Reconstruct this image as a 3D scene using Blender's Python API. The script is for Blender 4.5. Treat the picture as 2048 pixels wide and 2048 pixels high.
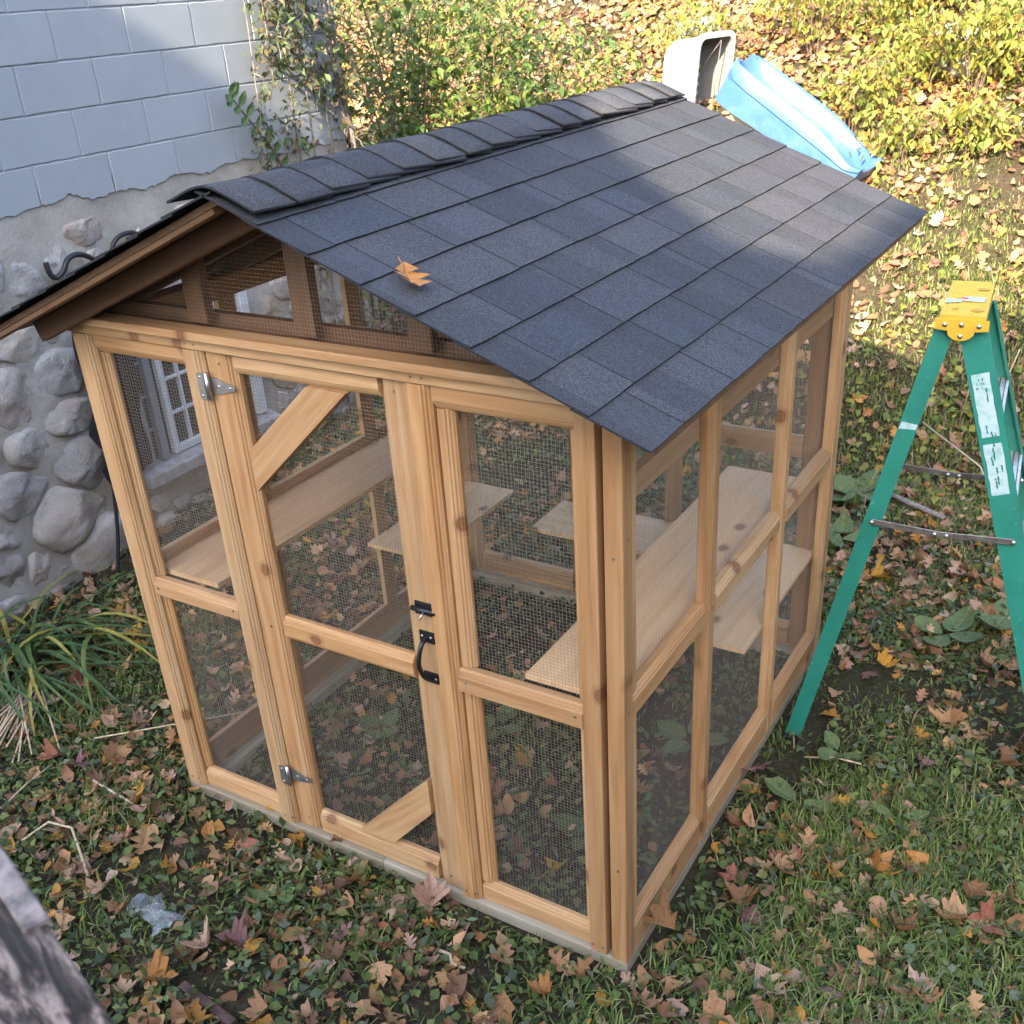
import bpy, bmesh, math, random
import numpy as np
from mathutils import Vector, Matrix
R = math.radians
rng = np.random.default_rng(7)
random.seed(7)
for o in list(bpy.data.objects): bpy.data.objects.remove(o)
scn = bpy.context.scene
COL = scn.collection

# ------------------------------------------------------------------ camera
cam_d = bpy.data.cameras.new('camera'); cam = bpy.data.objects.new('camera', cam_d); COL.objects.link(cam)
CAM = Vector((3.0506, -2.1547, 2.8213))
cr = Vector((0.85820372, 0.51018233, -0.05657175)); cu = Vector((-0.20395312, 0.44004977, 0.87450519)); cf = Vector((-0.47105148, 0.73896562, -0.48170563))
mm = Matrix((cr, cu, -cf)).transposed().to_4x4(); mm.translation = CAM
cam.matrix_world = mm
cam_d.sensor_width = 36; cam_d.lens = 37.16; cam_d.shift_x = -0.0054; cam_d.shift_y = 0.0511
cam_d.clip_start = 0.05; cam_d.clip_end = 400
cam_d.dof.use_dof = True; cam_d.dof.focus_distance = 3.7; cam_d.dof.aperture_fstop = 8.0
scn.camera = cam

# ------------------------------------------------------------------ sky and sun
SUN = Vector((0.12, -0.865, 0.49)).normalized()
elev = math.asin(SUN.z); azim = math.atan2(SUN.x, SUN.y)
w = bpy.data.worlds.new('World'); scn.world = w; w.use_nodes = True
nt = w.node_tree; nt.nodes.clear()
sky = nt.nodes.new('ShaderNodeTexSky'); sky.sky_type = 'NISHITA'; sky.sun_disc = False
sky.sun_elevation = elev; sky.sun_rotation = azim; sky.air_density = 1.0; sky.dust_density = 2.2; sky.ozone_density = 1.0
bg = nt.nodes.new('ShaderNodeBackground'); bg.inputs[1].default_value = 0.15
wo = nt.nodes.new('ShaderNodeOutputWorld')
nt.links.new(sky.outputs[0], bg.inputs[0]); nt.links.new(bg.outputs[0], wo.inputs[0])
sl = bpy.data.lights.new('sun', 'SUN'); sl.energy = 2.9; sl.angle = R(0.55); sl.color = (1.0, 0.87, 0.66)
so = bpy.data.objects.new('sun', sl); COL.objects.link(so)
so.rotation_euler = SUN.to_track_quat('Z', 'Y').to_euler()
scn.view_settings.view_transform = 'Standard'; scn.view_settings.look = 'None'
scn.view_settings.gamma = 1.0; scn.view_settings.exposure = 2.9; scn.view_settings.use_curve_mapping = False
scn.render.resolution_x = scn.render.resolution_y = 1024

# ------------------------------------------------------------------ node helpers
def new_mat(name, rough=0.6, spec=0.5):
    m = bpy.data.materials.new(name); m.use_nodes = True
    n = m.node_tree; b = n.nodes['Principled BSDF']
    b.inputs['Roughness'].default_value = rough
    b.inputs['Specular IOR Level'].default_value = spec
    return m, n, b
def N(n, t, **k):
    o = n.nodes.new(t)
    for a, v in k.items():
        if a.startswith('i_'):
            key = a[2:]
            o.inputs[int(key) if key.isdigit() else key].default_value = v
        else: setattr(o, a, v)
    return o
def ramp(n, fac, stops):
    r = n.nodes.new('ShaderNodeValToRGB'); e = r.color_ramp.elements
    while len(e) < len(stops): e.new(0.5)
    for x, (p, c) in zip(e, stops):
        x.position = p; x.color = (*c, 1)
    n.links.new(fac, r.inputs[0]); return r.outputs[0]
def mixc(n, fac, a, b, mode='MIX'):
    m = n.nodes.new('ShaderNodeMix'); m.data_type = 'RGBA'; m.blend_type = mode
    for s, v in ((m.inputs[0], fac), (m.inputs[6], a), (m.inputs[7], b)):
        if isinstance(v, (int, float)): s.default_value = v
        elif isinstance(v, tuple): s.default_value = (*v, 1)
        else: n.links.new(v, s)
    return m.outputs[2]
def math_(n, op, a, b=None, clamp=False):
    m = n.nodes.new('ShaderNodeMath'); m.operation = op; m.use_clamp = clamp
    for i, v in enumerate((a, b)):
        if v is None: continue
        if isinstance(v, (int, float)): m.inputs[i].default_value = v
        else: n.links.new(v, m.inputs[i])
    return m.outputs[0]
def bump(n, b, h, s=0.3, d=0.01):
    bp = n.nodes.new('ShaderNodeBump'); bp.inputs['Strength'].default_value = s; bp.inputs['Distance'].default_value = d
    n.links.new(h, bp.inputs['Height']); n.links.new(bp.outputs[0], b.inputs['Normal'])
def coords(n, scale=(1, 1, 1), rand=True):
    tc = n.nodes.new('ShaderNodeTexCoord'); oi = n.nodes.new('ShaderNodeObjectInfo')
    v = tc.outputs['Object']
    if rand:
        cx = n.nodes.new('ShaderNodeCombineXYZ')
        for i, k in enumerate((37.0, 11.0, 53.0)):
            n.links.new(math_(n, 'MULTIPLY', oi.outputs['Random'], k), cx.inputs[i])
        a = N(n, 'ShaderNodeVectorMath', operation='ADD'); n.links.new(v, a.inputs[0]); n.links.new(cx.outputs[0], a.inputs[1]); v = a.outputs[0]
    mp = N(n, 'ShaderNodeVectorMath', operation='MULTIPLY'); mp.inputs[1].default_value = scale
    n.links.new(v, mp.inputs[0])
    return mp.outputs[0], oi.outputs['Random']
def noise(n, vec, scale, detail=4, rough=0.55, dist=0.0):
    t = n.nodes.new('ShaderNodeTexNoise'); t.inputs['Scale'].default_value = scale; t.inputs['Detail'].default_value = detail
    t.inputs['Roughness'].default_value = rough; t.inputs['Distortion'].default_value = dist
    if vec is not None: n.links.new(vec, t.inputs['Vector'])
    return t.outputs['Fac']

# ------------------------------------------------------------------ materials
def wood_mat(name, lo, mid, hi, knot=(0.16, 0.06, 0.025), rough=0.55, knots=True, weather=0.0):
    m, n, b = new_mat(name, rough, 0.35)
    v, rnd = coords(n, (1, 1, 1))
    g = N(n, 'ShaderNodeVectorMath', operation='MULTIPLY'); g.inputs[1].default_value = (0.9, 16, 16); n.links.new(v, g.inputs[0])
    ring = noise(n, g.outputs[0], 2.2, 4, 0.55, 0.5)
    g2 = N(n, 'ShaderNodeVectorMath', operation='MULTIPLY'); g2.inputs[1].default_value = (5, 140, 140); n.links.new(v, g2.inputs[0])
    fine = noise(n, g2.outputs[0], 2.0, 3, 0.6)
    c = ramp(n, ring, [(0.33, lo), (0.47, mid), (0.64, hi)])
    c = mixc(n, 0.35, c, mixc(n, fine, lo, hi), 'MIX')
    tone = ramp(n, rnd, [(0, (0.80, 0.72, 0.64)), (0.2, (1.0, 0.93, 0.86)), (0.45, (0.96, 0.98, 1.0)), (0.7, (1.12, 1.12, 1.08)), (0.85, (1.02, 0.90, 0.76)), (1, (1.16, 1.20, 1.22))])
    c = mixc(n, 1.0, c, tone, 'MULTIPLY')
    large = noise(n, v, 1.7, 2)
    c = mixc(n, math_(n, 'MULTIPLY', large, 0.22), c, (lo[0] * 0.8, lo[1] * 0.72, lo[2] * 0.62))
    if knots:
        k = N(n, 'ShaderNodeVectorMath', operation='MULTIPLY'); k.inputs[1].default_value = (2.3, 3.3, 3.3); n.links.new(v, k.inputs[0])
        vo = n.nodes.new('ShaderNodeTexVoronoi'); vo.voronoi_dimensions = '2D'; vo.inputs['Scale'].default_value = 1.0; n.links.new(k.outputs[0], vo.inputs['Vector'])
        kd = math_(n, 'ADD', vo.outputs['Distance'], math_(n, 'MULTIPLY', math_(n, 'SUBTRACT', fine, 0.5), 0.035))
        kk = ramp(n, kd, [(0.0, (0.9, 0.9, 0.9)), (0.028, (0.7, 0.7, 0.7)), (0.045, (0.95, 0.95, 0.95)), (0.056, (0.4, 0.4, 0.4)), (0.10, (0, 0, 0))])
        c = mixc(n, kk, c, knot)
    n.links.new(c, b.inputs['Base Color'])
    bump(n, b, mixc(n, 0.5, ring, fine), 0.12, 0.004)
    return m
M = {}
M['pine'] = wood_mat('pine', (0.31, 0.158, 0.064), (0.435, 0.253, 0.120), (0.535, 0.35, 0.188))
M['shaded_lumber'] = wood_mat('shaded_roof_lumber', (0.11, 0.055, 0.028), (0.15, 0.080, 0.042), (0.185, 0.105, 0.060))  # lumber colour darkened to hold the shade under the roof
M['treated'] = wood_mat('treated_lumber', (0.24, 0.205, 0.14), (0.33, 0.295, 0.215), (0.44, 0.40, 0.31), knots=False)
M['shelf'] = wood_mat('shelf_board', (0.56, 0.34, 0.17), (0.68, 0.45, 0.25), (0.74, 0.52, 0.31))

def simple(name, col, rough=0.5, metal=0.0, nscale=None, namt=0.15, bmp=0.0, spec=0.5):
    m, n, b = new_mat(name, rough, spec)
    b.inputs['Metallic'].default_value = metal
    if nscale:
        v, rnd = coords(n, (1, 1, 1))
        f = noise(n, v, nscale, 5, 0.6)
        d = tuple(x * (1 - namt * 1.6) for x in col); u = tuple(min(1, x * (1 + namt)) for x in col)
        n.links.new(ramp(n, f, [(0.3, d), (0.7, u)]), b.inputs['Base Color'])
        if bmp: bump(n, b, f, bmp, 0.01)
    else: b.inputs['Base Color'].default_value = (*col, 1)
    return m
M['wire'] = simple('galvanised_wire', (0.25, 0.205, 0.165), 0.55, 0.0)
M['zinc'] = simple('zinc_hinge', (0.5, 0.5, 0.52), 0.35, 0.9, 60, 0.2)
M['black'] = simple('black_metal', (0.012, 0.012, 0.013), 0.35)
M['steel'] = simple('steel', (0.6, 0.6, 0.6), 0.3, 0.9)
M['cable'] = simple('black_rubber', (0.012, 0.013, 0.016), 0.5)
M['cloth'] = simple('black_fabric', (0.008, 0.008, 0.009), 0.9, 0, 30, 0.3, 0.3)
M['whitepaint'] = simple('white_frame_paint', (0.50, 0.51, 0.52), 0.5, 0, 25, 0.06)
M['greyframe'] = simple('grey_aluminium_frame', (0.20, 0.22, 0.26), 0.45, 0.2, 20, 0.1)
M['stick'] = simple('dry_stalk', (0.50, 0.38, 0.24), 0.8, 0, 40, 0.2)
M['twig'] = simple('bark_brown', (0.13, 0.09, 0.06), 0.9, 0, 40, 0.3, 0.4)
M['greytwig'] = simple('bark_grey', (0.22, 0.19, 0.165), 0.9, 0, 50, 0.35, 0.5)
M['rock'] = simple('hill_rock', (0.40, 0.38, 0.34), 0.9, 0, 9, 0.3, 0.6)
M['rust'] = simple('rusty_strip', (0.09, 0.05, 0.04), 0.8, 0.2, 30, 0.4)

# glass
m, n, b = new_mat('window_glass', 0.05, 0.6); b.inputs['Base Color'].default_value = (0.03, 0.035, 0.04, 1); M['glass'] = m
m, n, b = new_mat('clear_plastic', 0.15, 0.9); b.inputs['Base Color'].default_value = (0.75, 0.8, 0.86, 1)
tp = n.nodes.new('ShaderNodeBsdfTransparent'); ms = n.nodes.new('ShaderNodeMixShader'); lw = n.nodes.new('ShaderNodeLayerWeight'); lw.inputs[0].default_value = 0.25
n.links.new(math_(n, 'ADD', math_(n, 'MULTIPLY', lw.outputs['Facing'], 0.30), 0.05), ms.inputs[0]); n.links.new(tp.outputs[0], ms.inputs[1]); n.links.new(b.outputs[0], ms.inputs[2]); n.links.new(ms.outputs[0], n.nodes['Material Output'].inputs[0])
M['plasticfilm'] = m

# shingles
def shingle_mat(name, base, warm):
    m, n, b = new_mat(name, 0.9, 0.25)
    v, rnd = coords(n, (1, 1, 1))
    gr = n.nodes.new('ShaderNodeTexWhiteNoise')
    sc = N(n, 'ShaderNodeVectorMath', operation='MULTIPLY'); sc.inputs[1].default_value = (420, 420, 420); n.links.new(v, sc.inputs[0])
    fl = N(n, 'ShaderNodeVectorMath', operation='FLOOR'); n.links.new(sc.outputs[0], fl.inputs[0]); n.links.new(fl.outputs[0], gr.inputs['Vector'])
    g2 = noise(n, v, 330, 2, 0.7)
    sx = n.nodes.new('ShaderNodeSeparateXYZ'); n.links.new(v, sx.inputs[0])
    st = n.nodes.new('ShaderNodeTexWhiteNoise'); st.noise_dimensions = '1D'
    wob = math_(n, 'ADD', math_(n, 'MULTIPLY', sx.outputs[0], 7.5), 0.3)
    n.links.new(math_(n, 'FLOOR', wob), st.inputs['W'])
    lum = math_(n, 'ADD', math_(n, 'MULTIPLY', st.outputs['Value'], 0.30), math_(n, 'ADD', 0.70, math_(n, 'MULTIPLY', rnd, 0.16)))
    spk = math_(n, 'ADD', 0.5, math_(n, 'MULTIPLY', math_(n, 'POWER', gr.outputs['Value'], 1.8), 0.95))
    spk = math_(n, 'MULTIPLY', spk, math_(n, 'ADD', 0.55, math_(n, 'MULTIPLY', g2, 0.9)))
    c = mixc(n, rnd, base, warm)
    lm = n.nodes.new('ShaderNodeCombineColor'); 
    t = math_(n, 'MULTIPLY', lum, spk)
    for i in range(3): n.links.new(t, lm.inputs[i])
    c = mixc(n, 1.0, c, lm.outputs[0], 'MULTIPLY')
    n.links.new(c, b.inputs['Base Color'])
    bump(n, b, g2, 0.5, 0.003)
    return m
M['shingle'] = shingle_mat('asphalt_shingle', (0.057, 0.060, 0.069), (0.062, 0.060, 0.063))
M['shingle_edge'] = simple('shingle_edge', (0.012, 0.012, 0.014), 0.9)

# house wall
m, n, b = new_mat('painted_block', 0.75, 0.3)
v, rnd = coords(n); f = noise(n, v, 6, 5); f2 = noise(n, v, 70, 3)
c = mixc(n, f, (0.28, 0.30, 0.318), (0.32, 0.335, 0.348)); c = mixc(n, math_(n, 'MULTIPLY', rnd, 0.25), c, (0.25, 0.27, 0.295))
st_ = noise(n, v, 1.6, 6, 0.7); c = mixc(n, ramp(n, st_, [(0.50, (0, 0, 0)), (0.72, (0.30, 0.30, 0.30))]), c, (0.20, 0.205, 0.205))
pit = n.nodes.new('ShaderNodeTexVoronoi'); pit.inputs['Scale'].default_value = 34; n.links.new(v, pit.inputs['Vector']); ph_ = ramp(n, pit.outputs['Distance'], [(0.0, (0, 0, 0)), (0.16, (1, 1, 1))])
n.links.new(c, b.inputs['Base Color']); bump(n, b, mixc(n, 0.45, mixc(n, 0.4, f2, f), ph_), 0.38, 0.006); M['block'] = m
m, n, b = new_mat('parging_mortar', 0.95, 0.2)
v, rnd = coords(n); f = noise(n, v, 4, 6); f2 = noise(n, v, 45, 5, 0.7)
c = ramp(n, f, [(0.3, (0.27, 0.235, 0.195)), (0.55, (0.40, 0.36, 0.305)), (0.75, (0.49, 0.45, 0.39))])
c = mixc(n, math_(n, 'MULTIPLY', f2, 0.35), c, (0.18, 0.165, 0.15))
n.links.new(c, b.inputs['Base Color']); bump(n, b, f2, 0.7, 0.012); M['mortar'] = m
m, n, b = new_mat('fieldstone', 0.85, 0.3)
v, rnd = coords(n); f = noise(n, v, 9, 6, 0.65); f2 = noise(n, v, 60, 4, 0.7)
c = ramp(n, rnd, [(0, (0.23, 0.19, 0.155)), (0.25, (0.46, 0.34, 0.245)), (0.5, (0.28, 0.26, 0.24)), (0.75, (0.52, 0.42, 0.315)), (1, (0.35, 0.295, 0.24))])
c = mixc(n, ramp(n, f, [(0.35, (0, 0, 0)), (0.7, (1, 1, 1))]), c, mixc(n, 0.6, c, (0.55, 0.52, 0.49)))
c = mixc(n, math_(n, 'MULTIPLY', f2, 0.4), c, (0.16, 0.15, 0.145))
n.links.new(c, b.inputs['Base Color']); bump(n, b, mixc(n, 0.5, f, f2), 0.9, 0.02); M['stone'] = m

# ground
m, n, b = new_mat('soil', 1.0, 0.1)
tc = n.nodes.new('ShaderNodeTexCoord'); v = tc.outputs['Object']
f = noise(n, v, 1.6, 5); f2 = noise(n, v, 38, 6, 0.7)
c = ramp(n, f2, [(0.3, (0.034, 0.023, 0.016)), (0.55, (0.08, 0.056, 0.039)), (0.75, (0.14, 0.10, 0.07))])
c = mixc(n, ramp(n, f, [(0.4, (0, 0, 0)), (0.6, (0.45, 0.45, 0.45))]), c, (0.040, 0.055, 0.018))
n.links.new(c, b.inputs['Base Color']); bump(n, b, f2, 1.0, 0.03); M['soil'] = m

# attribute-coloured foliage (colour of each leaf is its own)
def leaf_mat(name, trans=0.25, rough=0.55, src='attr', vein=True):
    m, n, b = new_mat(name, rough, 0.35)
    if src == 'attr':
        a = n.nodes.new('ShaderNodeAttribute'); a.attribute_name = 'Col'; c = a.outputs['Color']
    else:
        oi = n.nodes.new('ShaderNodeObjectInfo'); c = oi.outputs['Color']
    v, rnd = coords(n, (1, 1, 1), rand=(src != 'attr'))
    f = noise(n, v, 45 if src != 'attr' else 30, 4, 0.65)
    c = mixc(n, math_(n, 'MULTIPLY', f, 0.75), c, mixc(n, 1.0, c, (0.45, 0.38, 0.34), 'MULTIPLY'))
    if src != 'attr':
        tc2 = n.nodes.new('ShaderNodeTexCoord'); sp2 = n.nodes.new('ShaderNodeSeparateXYZ'); n.links.new(tc2.outputs['Object'], sp2.inputs[0])
        ax_ = math_(n, 'ABSOLUTE', sp2.outputs[0]); mid_ = math_(n, 'LESS_THAN', ax_, 0.014)
        fr_ = math_(n, 'FRACT', math_(n, 'MULTIPLY', math_(n, 'SUBTRACT', sp2.outputs[1], math_(n, 'MULTIPLY', ax_, 0.9)), 6.5)); sv_ = math_(n, 'LESS_THAN', fr_, 0.09)
        c = mixc(n, math_(n, 'MULTIPLY', math_(n, 'MAXIMUM', mid_, math_(n, 'MULTIPLY', sv_, 0.6)), 0.45), c, mixc(n, 0.5, c, (0.55, 0.45, 0.28)))
        f3 = noise(n, v, 9, 3, 0.6); c = mixc(n, ramp(n, f3, [(0.52, (0, 0, 0)), (0.66, (0.55, 0.55, 0.55))]), c, mixc(n, 1.0, c, (0.55, 0.42, 0.36), 'MULTIPLY'))
    n.links.new(c, b.inputs['Base Color'])
    tr = n.nodes.new('ShaderNodeBsdfTranslucent'); n.links.new(c, tr.inputs[0])
    ms = n.nodes.new('ShaderNodeMixShader'); ms.inputs[0].default_value = trans
    out = n.nodes['Material Output']
    n.links.new(b.outputs[0], ms.inputs[1]); n.links.new(tr.outputs[0], ms.inputs[2]); n.links.new(ms.outputs[0], out.inputs[0])
    if src != 'attr': bump(n, b, f, 0.4, 0.004)
    return m
M['leaf'] = leaf_mat('foliage', 0.35)
M['litter'] = leaf_mat('leaf_litter', 0.15, 0.75)
M['fallen'] = leaf_mat('fallen_leaf', 0.12, 0.7, 'obj')

# ladder, toys
def scuffed(name, col, col2, scale, rough=0.45):
    m, n, b = new_mat(name, rough, 0.45)
    v, rnd = coords(n); f = noise(n, v, scale, 6, 0.7); f2 = noise(n, v, scale * 6, 3, 0.7)
    k = ramp(n, f, [(0.46, (0, 0, 0)), (0.70, (1, 1, 1))]); k2 = ramp(n, f2, [(0.64, (0, 0, 0)), (0.70, (1, 1, 1))])
    c = mixc(n, math_(n, 'MULTIPLY', k, 0.7), col, col2); c = mixc(n, math_(n, 'MULTIPLY', k2, 0.35), c, tuple(min(1, x * 1.6 + 0.1) for x in col))
    n.links.new(c, b.inputs['Base Color']); bump(n, b, f2, 0.1, 0.003); return m
M['green'] = scuffed('green_fibreglass', (0.020, 0.205, 0.15), (0.012, 0.145, 0.11), 6, 0.5)
M['yellow'] = scuffed('yellow_plastic', (0.56, 0.345, 0.03), (0.44, 0.255, 0.02), 12, 0.5)
M['sticker'] = scuffed('worn_sticker', (0.42, 0.55, 0.58), (0.10, 0.36, 0.28), 26, 0.5)
M['sticker_ink'] = simple('sticker_ink', (0.05, 0.09, 0.10), 0.6)
M['redink'] = simple('red_ink', (0.55, 0.10, 0.05), 0.6)
M['alu'] = simple('aluminium', (0.62, 0.62, 0.60), 0.4, 0.7, 40, 0.15)
M['dullsteel'] = simple('dull_steel', (0.22, 0.20, 0.18), 0.5, 0.7, 30, 0.3)
M['blue'] = scuffed('faded_blue_plastic', (0.045, 0.115, 0.30), (0.10, 0.185, 0.36), 5, 0.5)
M['cratewhite'] = scuffed('pale_grey_plastic', (0.40, 0.40, 0.385), (0.34, 0.34, 0.33), 6, 0.5)
M['crateshade'] = simple('shaded_inside_plastic', (0.17, 0.165, 0.155), 0.5, 0, 10, 0.1)  # crate plastic darkened for the shade inside the shell
M['crategrey'] = simple('grey_plastic', (0.30, 0.295, 0.28), 0.5, 0, 10, 0.08)
M['beige'] = simple('beige_plastic', (0.62, 0.53, 0.38), 0.5, 0, 14, 0.1)
M['teal'] = simple('dark_teal_plastic', (0.05, 0.12, 0.12), 0.5)
# weathered rail
m, n, b = new_mat('weathered_wood', 0.9, 0.2)
v, rnd = coords(n); g = N(n, 'ShaderNodeVectorMath', operation='MULTIPLY'); g.inputs[1].default_value = (7, 45, 45); n.links.new(v, g.inputs[0])
f = noise(n, g.outputs[0], 1.6, 6, 0.7, 0.8); f2 = noise(n, v, 14, 5, 0.7)
c = ramp(n, f, [(0.42, (0.026, 0.018, 0.013)), (0.50, (0.10, 0.068, 0.050)), (0.58, (0.34, 0.24, 0.18))])
c = mixc(n, ramp(n, f2, [(0.42, (0, 0, 0)), (0.65, (0.75, 0.75, 0.75))]), c, (0.05, 0.040, 0.034))
n.links.new(c, b.inputs['Base Color']); bump(n, b, f, 0.8, 0.01); M['weathered'] = m
M['weathered_pale'] = simple('pale_weathered_wood', (0.27, 0.20, 0.165), 0.9, 0, 40, 0.4, 0.6)
M['siding'] = simple('shade_house_siding', (0.55, 0.55, 0.54), 0.8, 0, 3, 0.05)

# ------------------------------------------------------------------ object helpers
def setp(o, label=None, cat=None, group=None, kind=None):
    if label: o['label'] = label
    if cat: o['category'] = cat
    if group: o['group'] = group
    if kind: o['kind'] = kind
    return o
def link(name, me, parent=None, mat=None, mw=None):
    o = bpy.data.objects.new(name, me); COL.objects.link(o)
    if mat is not None and me is not None and len(me.materials) == 0: me.materials.append(M[mat] if isinstance(mat, str) else mat)
    if parent is not None: o.parent = parent
    if mw is not None: o.matrix_basis = mw
    return o
def empty(name, loc=(0, 0, 0), rz=0.0):
    o = bpy.data.objects.new(name, None); COL.objects.link(o); o.location = loc; o.rotation_euler = (0, 0, rz); o.empty_display_size = 0.05
    return o
def pydata(name, v, f, smooth=False):
    me = bpy.data.meshes.new(name); me.from_pydata([tuple(map(float, p)) for p in v], [], f)
    if smooth: me.polygons.foreach_set('use_smooth', [True] * len(me.polygons))
    me.update(); return me
def rebase(parent):  # parent's inverse for world-space placement of children
    m = Matrix()
    while parent is not None: m = parent.matrix_basis @ m; parent = parent.parent
    return m.inverted()
def frame(o, L, A):
    L = Vector(L).normalized(); A = Vector(A); A = (A - L * A.dot(L)).normalized(); Z = L.cross(A)
    mtx = Matrix((L, A, Z)).transposed().to_4x4(); mtx.translation = Vector(o); return mtx
OGEE = [(-0.024, 0.0), (-0.021, 0.004), (-0.015, 0.0055), (-0.012, 0.0105), (-0.0065, 0.0125), (-0.003, 0.0165), (0.0, 0.018)]
def section(w, d, pl, pr, ch=0.002):
    """cross-section (a across -w/2..w/2, b depth 0..d); pl/pr: routed moulding on the front left/right edge"""
    h = w / 2; p = []
    if pr: p += [(h + a, b) for a, b in OGEE]
    else: p += [(h - ch, 0), (h, ch)]
    p += [(h, d - ch), (h - ch, d), (-h + ch, d), (-h, d - ch)]
    if pl: p += [(-h - a, b) for a, b in reversed(OGEE)]
    else: p += [(-h, ch), (-h + ch, 0)]
    return p
def prism(poly, L, zsign):
    n = len(poly); v = [(-L / 2, a, b * zsign) for a, b in poly] + [(L / 2, a, b * zsign) for a, b in poly]
    f = [(i, (i + 1) % n, n + (i + 1) % n, n + i) for i in range(n)] + [tuple(range(n - 1, -1, -1)), tuple(range(n, 2 * n))]
    if zsign < 0: f = [tuple(reversed(q)) for q in f]
    f = [tuple(reversed(q)) for q in f]
    return v, f
def beam(name, parent, mat, p0, p1, A, B, w, d, pl=False, pr=False):
    """lumber from p0 to p1 (centre line of the front face); A across the face, B into the depth"""
    p0 = Vector(p0); p1 = Vector(p1); L = p1 - p0
    fr = frame((p0 + p1) / 2, L, A); zs = 1.0 if Vector(B).dot(fr.col[2].xyz) > 0 else -1.0
    v, f = prism(section(w, d, pl, pr), L.length, zs)
    return link(name, pydata(name, v, f), parent, mat, rebase(parent) @ fr)
def box(name, parent, mat, x0, x1, y0, y1, z0, z1, ch=0.0025):
    """axis-aligned board, local X along its longest side"""
    e = sorted([(x1 - x0, 0), (y1 - y0, 1), (z1 - z0, 2)], reverse=True)
    ax = [Vector((1, 0, 0)), Vector((0, 1, 0)), Vector((0, 0, 1))]
    L = ax[e[0][1]]; A = ax[e[1][1]]; fr = frame(((x0 + x1) / 2, (y0 + y1) / 2, (z0 + z1) / 2), L, A)
    h, wd = e[2][0], e[1][0]; c = min(ch, h * 0.3)
    poly = [(a, b - h / 2) for a, b in section(wd, h, False, False, c)]
    v, f = prism(poly, e[0][0], 1.0)
    return link(name, pydata(name, v, f), parent, mat, rebase(parent) @ fr)
def tube_data(pts, rad, seg=6):
    pts = [Vector(p) for p in pts]; rr = rad if isinstance(rad, (list, tuple)) else [rad] * len(pts)
    v = []; f = []; up = Vector((0, 0, 1))
    for i, p in enumerate(pts):
        t = (pts[min(i + 1, len(pts) - 1)] - pts[max(i - 1, 0)]).normalized()
        a = t.cross(up)
        if a.length < 1e-3: a = t.cross(Vector((1, 0, 0)))
        a.normalize(); bb = t.cross(a)
        for k in range(seg):
            q = 2 * math.pi * k / seg; v.append(p + (a * math.cos(q) + bb * math.sin(q)) * rr[i])
    for i in range(len(pts) - 1):
        for k in range(seg):
            f.append((i * seg + k, i * seg + (k + 1) % seg, (i + 1) * seg + (k + 1) % seg, (i + 1) * seg + k))
    f.append(tuple(range(seg - 1, -1, -1))); f.append(tuple(range((len(pts) - 1) * seg, len(pts) * seg)))
    return v, f
def smooth_path(pts, n=6):
    pts = [Vector(p) for p in pts]; out = []
    for i in range(len(pts) - 1):
        p0 = pts[max(i - 1, 0)]; p1 = pts[i]; p2 = pts[i + 1]; p3 = pts[min(i + 2, len(pts) - 1)]
        for k in range(n):
            t = k / n
            out.append(0.5 * ((2 * p1) + (p2 - p0) * t + (2 * p0 - 5 * p1 + 4 * p2 - p3) * t * t + (3 * p1 - p0 - 3 * p2 + p3) * t ** 3))
    out.append(pts[-1]); return out
def tube(name, parent, mat, pts, rad, seg=6, smooth=True):
    v, f = tube_data(pts, rad, seg)
    if parent is not None: 
        inv = rebase(parent); v = [inv @ p for p in v]
    return link(name, pydata(name, v, f, smooth), parent, mat)
def poly_prism(name, parent, mat, poly, axis, t0, t1):
    """polygon in the plane across axis ('y': (x,z); 'x': (y,z); 'z': (x,y)), extruded t0..t1"""
    mk = {'y': lambda a, b, t: (a, t, b), 'x': lambda a, b, t: (t, a, b), 'z': lambda a, b, t: (a, b, t)}[axis]
    n = len(poly); v = [mk(a, b, t0) for a, b in poly] + [mk(a, b, t1) for a, b in poly]
    f = [tuple(range(n)), tuple(range(2 * n - 1, n - 1, -1))] + [((i + 1) % n, i, n + i, n + (i + 1) % n) for i in range(n)]
    me = pydata(name, v, f); bm = bmesh.new(); bm.from_mesh(me); bmesh.ops.recalc_face_normals(bm, faces=bm.faces); bm.to_mesh(me); bm.free()
    o = link(name, me, parent, mat)
    if parent is not None: o.matrix_basis = rebase(parent)
    return o

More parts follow.
